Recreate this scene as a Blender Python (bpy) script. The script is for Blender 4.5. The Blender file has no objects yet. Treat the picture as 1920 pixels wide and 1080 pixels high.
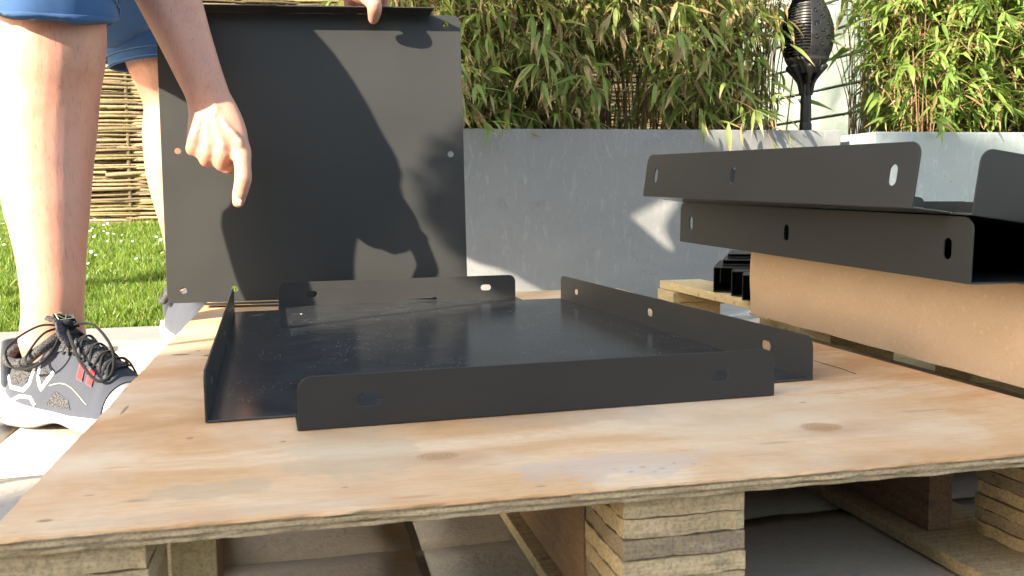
import bpy, bmesh, math, random
import numpy as np
from mathutils import Vector, Matrix, Euler, noise
random.seed(7); np.random.seed(7)
R = math.radians
sc = bpy.context.scene
C = sc.collection
# ---------------------------------------------------------------- camera
F, YAW, PITCH, ROLL, H = 1724.98, 0.221914, -0.095664, -0.01229, 0.179206
fw = Vector((math.sin(YAW)*math.cos(PITCH), math.cos(YAW)*math.cos(PITCH), math.sin(PITCH)))
r0 = Vector((math.cos(YAW), -math.sin(YAW), 0)); u0 = r0.cross(fw)
rt = r0*math.cos(ROLL)+u0*math.sin(ROLL); up = -r0*math.sin(ROLL)+u0*math.cos(ROLL)
cam = bpy.data.objects.new('camera', bpy.data.cameras.new('camera')); C.objects.link(cam)
m = Matrix((rt, up, -fw)).transposed().to_4x4(); m.translation = (0, 0, H); cam.matrix_world = m
cam.data.sensor_width = 36; cam.data.lens = F/1920*36; cam.data.clip_end = 300; cam.data.clip_start = .02
cam.data.dof.use_dof = True; cam.data.dof.focus_distance = 1.45; cam.data.dof.aperture_fstop = 20
sc.camera = cam
def cp(px, py, d): return Vector((0, 0, H)) + (fw + rt*((px-960)/F) - up*((py-540)/F))*d
# ---------------------------------------------------------------- light
SUN = Vector((1.146, .766, -.60)).normalized()
world = bpy.data.worlds.new("World"); sc.world = world; world.use_nodes = True
nt = world.node_tree; nt.nodes.clear()
sky = nt.nodes.new('ShaderNodeTexSky'); sky.sky_type = 'NISHITA'; sky.sun_disc = False
sky.sun_elevation = math.asin(-SUN.z); sky.sun_rotation = math.atan2(-SUN.x, -SUN.y) % (2*math.pi)
sky.air_density = 1; sky.dust_density = 1.5; sky.ozone_density = 1
bg = nt.nodes.new('ShaderNodeBackground'); bg.inputs[1].default_value = .135
wo = nt.nodes.new('ShaderNodeOutputWorld'); nt.links.new(sky.outputs[0], bg.inputs[0]); nt.links.new(bg.outputs[0], wo.inputs[0])
sl = bpy.data.lights.new('sun', 'SUN'); sl.energy = 4.0; sl.angle = R(.65); sl.color = (1, .93, .82)
so = bpy.data.objects.new('sun', sl); C.objects.link(so); so.rotation_euler = SUN.to_track_quat('-Z', 'Y').to_euler(); so.location = (-8, -3, 6)
sc.view_settings.view_transform = 'Standard'; sc.view_settings.look = 'None'; sc.view_settings.gamma = 1
sc.view_settings.exposure = 2.3
sc.view_settings.use_white_balance = True; sc.view_settings.white_balance_temperature = 7600; sc.view_settings.white_balance_tint = 8
# ---------------------------------------------------------------- node helpers
class NT:
    def __init__(s, name, rough=.6, spec=.5):
        s.m = bpy.data.materials.new(name); s.m.use_nodes = True; s.t = s.m.node_tree
        s.b = s.t.nodes['Principled BSDF']; s.b.inputs['Roughness'].default_value = rough
        s.b.inputs['Specular IOR Level'].default_value = spec
    def n(s, ty, **k):
        x = s.t.nodes.new('ShaderNode'+ty)
        for a, v in k.items():
            if a[0] == 'i' and a[1:].isdigit(): s.put(x, int(a[1:]), v)
            else: setattr(x, a, v)
        return x
    def put(s, x, i, v):
        if isinstance(v, bpy.types.NodeSocket): s.t.links.new(v, x.inputs[i])
        else: x.inputs[i].default_value = v
    def co(s, which='Object', scale=(1, 1, 1), rot=(0, 0, 0)):
        t = s.n('TexCoord'); mp = s.n('Mapping'); s.put(mp, 0, t.outputs[which])
        mp.inputs['Scale'].default_value = scale; mp.inputs['Rotation'].default_value = rot; return mp.outputs[0]
    def noise(s, v, sc_=5, det=4, ro=.55, dist=0):
        x = s.n('TexNoise'); s.put(x, 'Vector', v); x.inputs['Scale'].default_value = sc_
        x.inputs['Detail'].default_value = det; x.inputs['Roughness'].default_value = ro; x.inputs['Distortion'].default_value = dist
        return x.outputs[0]
    def ramp(s, f, st):
        x = s.n('ValToRGB'); s.put(x, 0, f); e = x.color_ramp.elements
        e[0].position = st[0][0]; e[-1].position = st[-1][0]
        for p, c in st[1:-1]: e.new(p)
        for q, (p, c) in zip(list(e), st): q.color = (*c, 1) if not isinstance(c, (int, float)) else (c, c, c, 1)
        return x.outputs[0]
    def mix(s, f, a, b, mode='MIX'):
        x = s.n('MixRGB', blend_type=mode); s.put(x, 0, f)
        for i, v in ((1, a), (2, b)): s.put(x, i, (*v, 1) if isinstance(v, tuple) and len(v) == 3 else v)
        return x.outputs[0]
    def math(s, op, a, b=0, c=None):
        x = s.n('Math', operation=op); s.put(x, 0, a); s.put(x, 1, b)
        if c is not None: s.put(x, 2, c)
        return x.outputs[0]
    def col(s, v): s.put(s.b, 'Base Color', (*v, 1) if isinstance(v, tuple) else v); return s
    def rough(s, v): s.put(s.b, 'Roughness', v); return s
    def bump(s, hgt, st=.3, d=.002):
        x = s.n('Bump'); s.put(x, 'Height', hgt); x.inputs['Strength'].default_value = st; x.inputs['Distance'].default_value = d
        s.put(s.b, 'Normal', x.outputs[0]); return s
def simple(name, c, rough=.6, spec=.5, var=.15, scale=30):
    k = NT(name, rough, spec); v = k.co(); f = k.noise(v, scale)
    k.col(k.mix(f, tuple(x*(1-var) for x in c), tuple(min(1, x*(1+var)) for x in c))); return k.m
# metal, powder coated
def coat(name, c, rough, dusty=False):
    k = NT(name, rough, .75 if dusty else .3); v = k.co()
    fine = k.noise(v, 1400, 2, .6); big = k.noise(v, 7, 3)
    col = k.mix(big, tuple(x*.88 for x in c), tuple(x*1.12 for x in c))
    rr = k.ramp(big, [(.3, rough*.88), (.7, rough*1.12)])
    if dusty:
        v2 = k.co(scale=(1, 2.2, 1), rot=(0, 0, .5))
        vo = k.n('TexVoronoi'); k.put(vo, 'Vector', v2); vo.inputs['Scale'].default_value = 160
        msk = k.ramp(k.noise(v, 9, 3), [(.47, 0.), (.62, 1.)])
        dot = k.math('MULTIPLY', k.math('LESS_THAN', vo.outputs['Distance'], .15), msk)
        dot = k.math('MULTIPLY', dot, k.math('GREATER_THAN', k.noise(v, 55, 1), .52))
        film = k.ramp(k.noise(v, 30, 5, .7), [(.42, .0), (.9, .16)])
        col = k.mix(film, col, (.35, .35, .34)); col = k.mix(k.math('MULTIPLY', dot, .8), col, (.6, .58, .52))
        rr = k.mix(dot, rr, (.7, .7, .7))
    # chipped specks
    k.col(col); k.rough(rr); k.bump(fine, .10, .0004); return k.m
M_coat = coat('anthracite_powder_coat', (.031, .031, .032), .38)
M_floor = coat('dusty_anthracite_powder_coat', (.022, .025, .029), .15, True)
M_panel = coat('satin_anthracite_panel_coat', (.027, .028, .029), .38)
M_black = coat('black_powder_coat', (.012, .012, .013), .35)
# plywood face
def plywood():
    k = NT('birch_plywood_face', .55, .35)
    v = k.co(scale=(1.1, 5.0, 1), rot=(0, 0, .05)); vo = k.co()
    warp = k.noise(k.co(scale=(1.5, 2.2, 1)), 2.4, 3, .5)
    vv = k.n('VectorMath', operation='ADD'); k.put(vv, 0, v); k.put(vv, 1, k.mix(.5, warp, warp))
    a = k.noise(vv.outputs[0], 1.7, 4, .55, 1.2); b = k.noise(k.co(scale=(3, 60, 1)), 6, 4, .6, .4)
    fine = k.noise(k.co(scale=(30, 330, 1)), 3, 3, .6)
    col = k.ramp(a, [(.25, (.60, .32, .15)), (.42, (.73, .42, .21)), (.55, (.80, .505, .285)), (.68, (.84, .61, .41)), (.82, (.70, .40, .195))])
    col = k.mix(k.ramp(b, [(.45, 0.), (.75, .36)]), col, (.44, .22, .10))
    col = k.mix(k.ramp(fine, [(.48, 0.), (.72, .38)]), col, (.34, .18, .09))
    blot = k.ramp(k.noise(vo, 4.5, 4, .6, .6), [(.47, 0.), (.66, .5)])
    col = k.mix(blot, col, (.84, .70, .52))
    red = k.ramp(k.noise(k.co(scale=(1, 1.8, 1)), 7.3, 3, .5, 1), [(.55, 0.), (.75, .45)])
    col = k.mix(red, col, (.62, .32, .17))
    sep = k.n('SeparateXYZ'); k.put(sep, 0, vo)
    X, Y = sep.outputs[0], sep.outputs[1]
    def dist(cx, cy, sx, sy, wob=.25):
        dx = k.math('DIVIDE', k.math('SUBTRACT', X, cx), sx); dy = k.math('DIVIDE', k.math('SUBTRACT', Y, cy), sy)
        d = k.math('SQRT', k.math('ADD', k.math('MULTIPLY', dx, dx), k.math('MULTIPLY', dy, dy)))
        return k.math('ADD', d, k.math('MULTIPLY', k.math('SUBTRACT', k.noise(vo, 38, 3), .5), wob*2))
    for (cx, cy, sx, sy) in ((.087, .631, .017, .012), (.389, .634, .019, .014), (.30, 1.35, .02, .014)):
        d = dist(cx, cy, sx, sy, .22)
        ring = k.math('ABSOLUTE', k.math('SINE', k.math('MULTIPLY', d, 15)))
        mask = k.ramp(d, [(0, 1.), (.75, .85), (1., .0)])
        c2 = k.mix(k.ramp(ring, [(0, 0.), (.6, 1.)]), (.17, .08, .035), (.52, .29, .14))
        col = k.mix(k.math('MULTIPLY', mask, .8), col, c2)
        halo = k.ramp(dist(cx+.012, cy-.012, sx*3.4, sy*2.0, .5), [(0, .75), (1, 0.)])
        col = k.mix(k.math('MULTIPLY', halo, .7), col, (.46, .21, .09))
    # dark pits and stains at their places
    for (cx, cy, sx, sy, st, cc) in ((.216, .568, .0035, .0018, .9, (.05, .04, .035)), (.205, .560, .003, .0014, .9, (.05, .04, .035)), (.228, .562, .003, .0012, .8, (.06, .05, .04)),
            (.240, .571, .002, .001, .8, (.06, .05, .04)), (.197, .569, .0035, .001, .8, (.07, .05, .04)), (.22, .556, .002, .001, .8, (.07, .05, .04)), (.252, .566, .0015, .001, .8, (.07, .05, .04)),
            (-.147, 1.146, .012, .006, .75, (.12, .07, .05)), (-.115, 1.13, .007, .008, .8, (.10, .06, .04)), (-.13, 1.17, .004, .004, .8, (.1, .06, .04)),
            (-.149, .557, .006, .0035, .75, (.26, .11, .06)), (-.135, .60, .005, .002, .6, (.2, .1, .06)), (-.105, .582, .010, .0028, .6, (.22, .17, .12)), (-.09, .73, .004, .004, .7, (.16, .1, .07)), (-.02, .70, .003, .002, .7, (.1, .06, .04)),
            (.42, .715, .004, .002, .7, (.25, .14, .08)), (.47, .74, .009, .002, .6, (.25, .14, .08)), (.33, .60, .022, .003, .45, (.33, .22, .13)), (.145, .76, .006, .0018, .6, (.2, .14, .1)), (.06, .545, .018, .004, .5, (.50, .20, .12)),
            (.38, .80, .004, .002, .6, (.2, .12, .07)), (.26, .60, .012, .0012, .5, (.45, .32, .22)), (.12, .60, .010, .002, .4, (.5, .25, .12)), (.30, .575, .020, .002, .35, (.5, .27, .14)), (-.13, .66, .012, .0015, .5, (.36, .2, .1)), (.50, .80, .02, .002, .4, (.5, .25, .13)), (.02, .575, .0035, .0015, .7, (.2, .1, .06)), (.14, .545, .004, .001, .8, (.1, .08, .06)), (-.158, .85, .002, .02, .7, (.14, .09, .06)), (.5, .66, .03, .0035, .4, (.45, .2, .12))):
        col = k.mix(k.math('MULTIPLY', k.ramp(dist(cx, cy, sx, sy, .6), [(.5, 1.), (1., 0.)]), st), col, cc)
    # grey weathered patches with ragged edges, blue-grey bloom near the pits
    for (cx, cy, sx, sy, st, cc) in ((-.062, .592, .055, .018, .5, (.52, .38, .25)), (.20, .575, .07, .03, .45, (.55, .46, .42)), (.03, .66, .05, .08, .40, (.50, .40, .28)), (-.06, .545, .12, .010, .25, (.55, .42, .34)), (.21, .72, .09, .035, .3, (.50, .42, .33))):
        col = k.mix(k.math('MULTIPLY', k.ramp(dist(cx, cy, sx, sy, .9), [(.75, 1.), (1., 0.)]), st), col, cc)
    k.col(col); k.bump(k.mix(.5, b, fine), .25, .0006)
    k.rough(k.ramp(a, [(.3, .48), (.7, .62)])); return k.m
M_ply = plywood()
def edgewood(name, a, b, sc_=(4, 60, 60)):
    k = NT(name, .75, .2); oi = k.n('ObjectInfo')
    tc = k.n('TexCoord'); ad = k.n('VectorMath', operation='ADD'); k.put(ad, 0, tc.outputs['Object'])
    rv = k.n('CombineXYZ'); k.put(rv, 0, k.math('MULTIPLY', oi.outputs['Random'], 31)); k.put(rv, 1, k.math('MULTIPLY', oi.outputs['Random'], 17)); k.put(ad, 1, rv.outputs[0])
    mp = k.n('Mapping'); k.put(mp, 0, ad.outputs[0]); mp.inputs['Scale'].default_value = sc_
    n1 = k.noise(mp.outputs[0], 6, 6, .7, .6); n2 = k.noise(ad.outputs[0], 420, 3, .7)
    c = k.mix(k.ramp(n1, [(.35, 0.), (.65, 1.)]), a, b)
    c = k.mix(k.math('MULTIPLY', oi.outputs['Random'], .5), c, tuple(x*.6 for x in a))
    c = k.mix(k.ramp(n2, [(.40, .45), (.52, 0.)]), c, tuple(x*.4 for x in a))
    c = k.mix(k.ramp(k.noise(ad.outputs[0], 60, 3), [(.62, 0.), (.75, .6)]), c, (.08, .06, .05))
    k.col(c); k.bump(k.mix(.6, n1, n2), .8, .0012); return k.m
M_edgeL = edgewood('pale_ply_edge', (.40, .29, .17), (.62, .50, .32))
M_edgeD = edgewood('grey_ply_edge', (.26, .20, .135), (.42, .33, .225))
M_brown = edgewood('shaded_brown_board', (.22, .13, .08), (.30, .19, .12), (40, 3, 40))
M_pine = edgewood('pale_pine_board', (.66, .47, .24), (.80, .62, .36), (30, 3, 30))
def cardboard():
    k = NT('kraft_cardboard', .8, .2); v = k.co()
    a = k.noise(v, 520, 3, .7); b = k.noise(k.co(scale=(1, 1, 3)), 9, 4); fl = k.n('TexWave', wave_type='BANDS', bands_direction='Y')
    k.put(fl, 'Vector', v); fl.inputs['Scale'].default_value = 62
    c = k.mix(b, (.47, .33, .225), (.56, .405, .29)); c = k.mix(k.ramp(a, [(.5, 0.), (.72, .4)]), c, (.36, .23, .13))
    c = k.mix(k.ramp(k.noise(v, 130, 2), [(.62, 0.), (.7, .35)]), c, (.66, .5, .33))
    k.col(c); k.bump(k.mix(.25, a, fl.outputs[0]), .22, .0008); return k.m
M_card = cardboard()
def concrete(name, a, b):
    k = NT(name, .6, .35); v = k.co(scale=(1, 1, 1.3))
    n1 = k.noise(v, 3.2, 6, .65, .8); n2 = k.noise(k.co(scale=(9, 9, 2.5), rot=(0, .6, 0)), 5, 5, .7, 1.2); n3 = k.noise(v, 90, 3)
    c = k.mix(n1, a, b); c = k.mix(k.ramp(n2, [(.55, 0.), (.72, .35)]), c, tuple(min(1, x*1.5) for x in b))
    c = k.mix(k.ramp(n3, [(.28, .45), (.36, 0.)]), c, tuple(x*.45 for x in a))
    c = k.mix(k.ramp(k.noise(v, 14, 4, .6), [(.60, 0.), (.78, .45)]), c, tuple(x*.6 for x in a))
    k.col(c); k.rough(k.ramp(n1, [(.3, .42), (.7, .7)])); k.bump(k.mix(.4, n2, n3), .25, .003); return k.m
M_conc = concrete('grey_rendered_planter', (.15, .158, .168), (.235, .242, .25))
M_conc2 = concrete('blue_grey_trowelled_render', (.22, .265, .285), (.32, .365, .385))
def slabmat():
    k = NT('riven_stone_paving', .7, .3); oi = k.n('ObjectInfo'); v = k.co()
    n1 = k.noise(v, 7, 6, .65, .5); n2 = k.noise(v, 120, 4, .7)
    c = k.mix(n1, (.38, .335, .285), (.52, .46, .39)); c = k.mix(k.ramp(n2, [(.5, 0.), (.75, .4)]), c, (.22, .2, .18))
    c = k.mix(k.math('MULTIPLY', oi.outputs['Random'], .3), c, (.52, .47, .41))
    k.col(c); k.bump(k.mix(.35, n1, n2), .6, .006); return k.m
M_slab = slabmat()
M_joint = simple('sandy_joint', (.30, .27, .23), .9, .1, .4, 300)
M_kerb = concrete('grey_kerb_stone', (.22, .23, .225), (.32, .33, .32))
M_mint = simple('pale_mint_cladding', (.37, .45, .42), .5, .4, .04, 4)
M_gap = simple('black_gap_strip', (.012, .012, .012), .8)
M_torch = simple('matt_black_plastic', (.010, .010, .011), .5, .4)
def skinmat():
    k = NT('fair_skin', .5, .4); v = k.co()
    n1 = k.noise(v, 22, 4, .6); n2 = k.noise(v, 260, 3, .6); st = k.noise(k.co(scale=(60, 60, 14)), 6, 3, .6, .5)
    c = k.mix(k.ramp(n1, [(.35, 0.), (.68, 1.)]), (.44, .21, .152), (.52, .29, .222))
    hr = k.noise(k.co(scale=(420, 420, 46), rot=(.15, .1, 0)), 1, 2, .5, .4); c = k.mix(k.ramp(hr, [(.58, 0.), (.70, .5)]), c, (.24, .13, .085)); c = k.mix(k.ramp(n1, [(.50, 0.), (.70, .45)]), c, (.48, .15, .10)); c = k.mix(k.ramp(n2, [(.55, 0.), (.8, .25)]), c, (.34, .17, .11))
    k.col(c); k.b.inputs['Subsurface Weight'].default_value = .12; k.b.inputs['Subsurface Radius'].default_value = (.012, .004, .002); k.b.inputs['Subsurface Scale'].default_value = 1
    k.bump(k.mix(.5, n2, st), .30, .0010); return k.m
M_skin = skinmat()
def cloth(name, c, scale=900):
    k = NT(name, .85, .15); v = k.co(); n1 = k.noise(v, 14, 4, .6); w = k.noise(v, scale, 2)
    k.col(k.mix(w, k.mix(n1, tuple(x*.8 for x in c), tuple(x*1.2 for x in c)), tuple(x*.75 for x in c))); k.bump(w, .3, .0006)
    k.b.inputs['Sheen Weight'].default_value = .1; return k.m
M_short = cloth('blue_cotton', (.038, .098, .235)); M_shirt = cloth('grey_tshirt_cotton', (.16, .17, .19))
M_seam = cloth('blue_topstitch', (.09, .17, .33))
M_hair = simple('brown_hair', (.05, .032, .02), .6)
M_shoe = cloth('slate_blue_synthetic', (.056, .064, .088), 1200)
def meshmat():
    k = NT('dark_shoe_mesh', .8, .2); v = k.co(); vo = k.n('TexVoronoi'); k.put(vo, 'Vector', v); vo.inputs['Scale'].default_value = 420
    k.col(k.mix(k.ramp(vo.outputs['Distance'], [(.3, 0.), (.6, 1.)]), (.012, .012, .015), (.075, .075, .085))); k.bump(vo.outputs['Distance'], .6, .001); return k.m
M_mesh = meshmat()
M_toe = simple('silver_toe_rubber', (.19, .195, .205), .35, .6, .1, 200); M_sole = simple('white_midsole_foam', (.60, .62, .65), .5, .4, .05)
M_out = simple('grey_outsole_rubber', (.17, .18, .20), .7); M_white = simple('white_shoe_print', (.75, .75, .76), .4)
M_lace = cloth('black_cord', (.014, .015, .018), 1500); M_red = simple('red_webbing', (.55, .02, .035), .6); M_cream = simple('pale_yellow_print', (.62, .66, .45), .6)
M_orange = simple('coral_heel_rubber', (.62, .22, .13), .5)
def leafmat(name, g1, g2, dry, dryamt):
    k = NT(name, .45, .4); a = k.n('UVMap'); sp = k.n('SeparateXYZ'); k.put(sp, 0, a.outputs[0]); oi = k.n('ObjectInfo')
    rnd = k.math('FRACT', k.math('ADD', sp.outputs[0], oi.outputs['Random'])); ln = sp.outputs[1]
    c = k.mix(rnd, g1, g2); v = k.co(); n = k.noise(v, 60, 3)
    isd = k.math('LESS_THAN', k.math('FRACT', k.math('MULTIPLY', rnd, 7.31)), dryamt)
    tip = k.ramp(k.math('ADD', ln, k.math('MULTIPLY', k.math('SUBTRACT', n, .5), .5)), [(.58, 0.), (.70, 1.)])
    c = k.mix(k.math('MULTIPLY', tip, isd), c, dry)
    alld = k.math('LESS_THAN', k.math('FRACT', k.math('MULTIPLY', rnd, 13.7)), dryamt*.38)
    c = k.mix(alld, c, k.mix(n, dry, tuple(x*.45 for x in dry)))
    k.col(c)
    tr = k.n('BsdfTranslucent'); k.put(tr, 0, k.mix(.5, c, (.25, .38, .02))); ms = k.n('MixShader'); ms.inputs[0].default_value = .45
    k.t.links.new(k.b.outputs[0], ms.inputs[1]); k.t.links.new(tr.outputs[0], ms.inputs[2])
    k.t.links.new(ms.outputs[0], k.t.nodes['Material Output'].inputs[0]); return k.m
M_leafL = leafmat('bamboo_leaf_dull', (.15, .22, .06), (.31, .39, .12), (.55, .40, .22), .6)
M_leafR = leafmat('bamboo_leaf_fresh', (.11, .20, .045), (.24, .34, .09), (.45, .33, .17), .16)
M_grass = leafmat('lawn_grass_blade', (.075, .15, .03), (.19, .28, .055), (.42, .38, .16), .10)
M_shrub = leafmat('laurel_leaf', (.03, .07, .015), (.06, .12, .03), (.2, .15, .06), .03)
M_stem = simple('brown_bamboo_stem', (.16, .10, .05), .6, .3, .4, 40)
M_soil = simple('lawn_soil', (.06, .085, .02), .95, .1, .5, 40)
M_earth = simple('dark_planter_earth', (.03, .022, .015), .95, .1, .4, 60)
M_petal = simple('white_petal', (.82, .82, .78), .6); M_yel = simple('yellow_flower_centre', (.7, .5, .05), .6)
def rodmat():
    k = NT('weathered_willow', .8, .2); a = k.n('UVMap'); sp = k.n('SeparateXYZ'); k.put(sp, 0, a.outputs[0])
    c = k.ramp(sp.outputs[0], [(0, (.10, .075, .05)), (.35, (.24, .185, .12)), (.7, (.34, .25, .155)), (.93, (.20, .18, .08)), (1, (.06, .05, .04))])
    n = k.noise(k.co(), 70, 4); k.col(k.mix(k.ramp(n, [(.45, 0.), (.7, .6)]), c, (.13, .1, .06))); k.bump(n, .5, .003); return k.m
M_rod = rodmat()
M_render = simple('cream_house_render', (.60, .57, .50), .8, .2, .06, 8); M_roof = simple('dark_roof_tile', (.08, .07, .07), .7)
M_glass = NT('window_glass', .08, .6).col((.03, .04, .05)).m; M_frame = simple('white_window_frame', (.75, .75, .74), .4)
M_trunk = simple('grey_bark', (.12, .09, .065), .9, .1, .4, 50)
# ---------------------------------------------------------------- mesh helpers
def link(o, parent=None):
    C.objects.link(o)
    if parent: o.parent = parent
    return o
def mk(name, bm, mat, parent=None, smooth=False, bevel=0):
    me = bpy.data.meshes.new(name); bm.normal_update(); bm.to_mesh(me); bm.free()
    for mm in (mat if isinstance(mat, (list, tuple)) else [mat]): me.materials.append(mm)
    if smooth: me.polygons.foreach_set('use_smooth', [True]*len(me.polygons))
    o = link(bpy.data.objects.new(name, me), parent)
    if bevel:
        b = o.modifiers.new('bevel', 'BEVEL'); b.width = bevel; b.segments = 2; b.limit_method = 'ANGLE'; b.angle_limit = R(50)
    return o
def npmesh(name, V, Fc, mat, parent=None, uv=None, smooth=False):
    """V (n,3); Fc (m,4) quads; uv (n,2) per vertex"""
    me = bpy.data.meshes.new(name); V = np.asarray(V, np.float32); Fc = np.asarray(Fc, np.int32); k = Fc.shape[1]
    me.vertices.add(len(V)); me.vertices.foreach_set('co', V.ravel()); me.loops.add(Fc.size); me.loops.foreach_set('vertex_index', Fc.ravel())
    me.polygons.add(len(Fc)); me.polygons.foreach_set('loop_start', np.arange(len(Fc), dtype=np.int32)*k); me.polygons.foreach_set('loop_total', np.full(len(Fc), k, np.int32))
    if uv is not None:
        l = me.uv_layers.new(name='UVMap'); l.data.foreach_set('uv', np.asarray(uv, np.float32)[Fc.ravel()].ravel())
    me.update(calc_edges=True); me.validate(); me.materials.append(mat)
    if smooth: me.polygons.foreach_set('use_smooth', [True]*len(me.polygons))
    return link(bpy.data.objects.new(name, me), parent)
def tag(o, label=None, cat=None, group=None, kind=None):
    for a, v in (('label', label), ('category', cat), ('group', group), ('kind', kind)):
        if v: o[a] = v
    return o
def empty(name, loc=(0, 0, 0), rot=(0, 0, 0)):
    o = link(bpy.data.objects.new(name, None)); o.location = loc; o.rotation_euler = rot; o.empty_display_size = .05; return o
def box(bm, lo, hi, jit=0):
    vs = [bm.verts.new((Vector((x, y, z)) + Vector((random.uniform(-jit, jit), random.uniform(-jit, jit), random.uniform(-jit, jit))*1 if jit else (0, 0, 0)))) for x in (lo[0], hi[0]) for y in (lo[1], hi[1]) for z in (lo[2], hi[2])]
    for f in ((0, 1, 3, 2), (4, 6, 7, 5), (0, 4, 5, 1), (2, 3, 7, 6), (0, 2, 6, 4), (1, 5, 7, 3)): bm.faces.new([vs[i] for i in f])
def bx(name, lo, hi, mat, parent=None, bevel=.0008, jit=0):
    bm = bmesh.new(); box(bm, lo, hi, jit); return mk(name, bm, mat, parent, bevel=bevel)
def catmull(P, n):
    P = [Vector(p) for p in P]; out = []
    for i in range(len(P)-1):
        a, b, c, d = P[max(i-1, 0)], P[i], P[i+1], P[min(i+2, len(P)-1)]
        for k in range(n):
            t = k/n; out.append(.5*((2*b)+(c-a)*t+(2*a-5*b+4*c-d)*t*t+(3*b-a-3*c+d)*t**3))
    out.append(P[-1].copy()); return out
def tube(bm, P, rad, seg=8, n=4, upv=None, cap=True, sharp=False):
    """rad: list of r or (rx, ry); upv: direction of ry"""
    rr = [Vector((q, q, 0)) if not isinstance(q, (tuple, list)) else Vector((q[0], q[1], 0)) for q in rad]
    if n > 1: pts = catmull(P, n); rs = catmull(rr, n)
    else: pts = [Vector(p) for p in P]; rs = rr
    rings = []; prev = Vector(upv) if upv else None
    for i, p in enumerate(pts):
        t = (pts[min(i+1, len(pts)-1)]-pts[max(i-1, 0)]).normalized()
        if prev is None: prev = Vector((0, 0, 1)) if abs(t.z) < .9 else Vector((0, 1, 0))
        v = (prev - t*prev.dot(t)).normalized(); prev = v if not upv else prev; s = t.cross(v)
        rings.append([bm.verts.new(p + s*math.cos(a)*rs[i].x + v*math.sin(a)*rs[i].y) for a in [2*math.pi*k/seg for k in range(seg)]])
    for a, b in zip(rings, rings[1:]):
        for k in range(seg): bm.faces.new((a[k], a[(k+1) % seg], b[(k+1) % seg], b[k]))
    if cap:
        for rg, i, sg in ((rings[0], 0, -1), (rings[-1], -1, 1)):
            t = (pts[1]-pts[0]).normalized() if i == 0 else (pts[-1]-pts[-2]).normalized()
            last = rg; c0 = pts[i]
            if not sharp:
                for h_, s_ in ((.5, .87), (.85, .5)):
                    nr = [bm.verts.new(c0+(v.co-c0)*s_ + t*sg*h_*min(rs[i].x, rs[i].y)) for v in rg]
                    for k in range(seg): bm.faces.new((last[k], last[(k+1) % seg], nr[(k+1) % seg], nr[k]) if sg > 0 else (last[(k+1) % seg], last[k], nr[k], nr[(k+1) % seg]))
                    last = nr
            bm.faces.new(last if sg > 0 else last[::-1])
def tubeobj(name, P, r, mat, parent=None, seg=8, n=4, smooth=True, **k):
    bm = bmesh.new(); tube(bm, P, r if isinstance(r, list) else [r]*len(P), seg, n, **k); return mk(name, bm, mat, parent, smooth)
def rrect(x0, y0, x1, y1, r, corners=(1, 1, 1, 1), n=6):
    out = []
    for (cx, cy, a0, on) in ((x0, y0, 180, corners[0]), (x1, y0, 270, corners[1]), (x1, y1, 0, corners[2]), (x0, y1, 90, corners[3])):
        if not on: out.append((cx, cy)); continue
        ox, oy = (cx+r if cx == x0 else cx-r), (cy+r if cy == y0 else cy-r)
        for i in range(n+1):
            a = R(a0+90*i/n); out.append((ox+r*math.cos(a), oy+r*math.sin(a)))
    return out
def slot(cx, cy, w, h, n=8):
    r = min(w, h)/2; out = []
    dx, dy = max(0, w/2-r), max(0, h/2-r)
    for i in range(4*n):
        a = 2*math.pi*(i+.5)/(4*n); out.append((cx+math.copysign(dx, math.cos(a))+r*math.cos(a), cy+math.copysign(dy, math.sin(a))+r*math.sin(a)))
    return out
def plate(name, outer, holes, th, frame, mat, parent, bevel=.0005):
    """flat sheet in a local uv frame: frame = (origin, u, v); thickness along u x v"""
    o, u, v = (Vector(q) for q in frame); nrm = u.cross(v).normalized()
    bm = bmesh.new(); es = []
    for L in [outer]+holes:
        vs = [bm.verts.new(o+u*a+v*b) for a, b in L]
        es += [bm.edges.new((vs[i], vs[(i+1) % len(vs)])) for i in range(len(vs))]
    bmesh.ops.triangle_fill(bm, use_beauty=True, use_dissolve=False, edges=es, normal=nrm)
    bmesh.ops.recalc_face_normals(bm, faces=bm.faces)
    if bm.faces[:] and bm.faces[0].normal.dot(nrm) > 0: bmesh.ops.reverse_faces(bm, faces=bm.faces)
    rg = bmesh.ops.extrude_face_region(bm, geom=bm.faces[:])
    bmesh.ops.translate(bm, verts=[g for g in rg['geom'] if isinstance(g, bmesh.types.BMVert)], vec=nrm*th)
    bmesh.ops.recalc_face_normals(bm, faces=bm.faces)
    return mk(name, bm, mat, parent, bevel=bevel)
# ---------------------------------------------------------------- ground
GZ = -.13
o = bx('ground', (-40, -30, GZ-.3), (40, 60, GZ-.028), M_joint, bevel=0); tag(o, kind='structure')
pav = bx('patio', (-6, -2, GZ-.028), (7, 2.15, GZ-.012), M_joint, bevel=0); tag(pav, kind='structure')
def slab_mesh(w, d, seed):
    nx, ny = 14, 10; bm = bmesh.new(); g = {}
    for i in range(nx+1):
        for j in range(ny+1):
            x, y = w*i/nx, d*j/ny
            e = min(i, nx-i, j, ny-j); z = -.0055 if e == 0 else 0
            jx = noise.noise((x*30, y*30, seed))*.003 if e == 0 else 0
            z += noise.noise((x*7, y*7, seed*3.1))*.0022 + noise.noise((x*30, y*30, seed))*.0008
            if e == 1: x = x*.985+w*.0075; y = y*.98+d*.01
            g[i, j] = bm.verts.new((x+jx, y+jx, z))
    for i in range(nx):
        for j in range(ny): bm.faces.new((g[i, j], g[i+1, j], g[i+1, j+1], g[i, j+1]))
    bd = [e for e in bm.edges if e.is_boundary]; r = bmesh.ops.extrude_edge_only(bm, edges=bd)
    for v in r['geom']:
        if isinstance(v, bmesh.types.BMVert): v.co.z = -.018
    return bm
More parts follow.
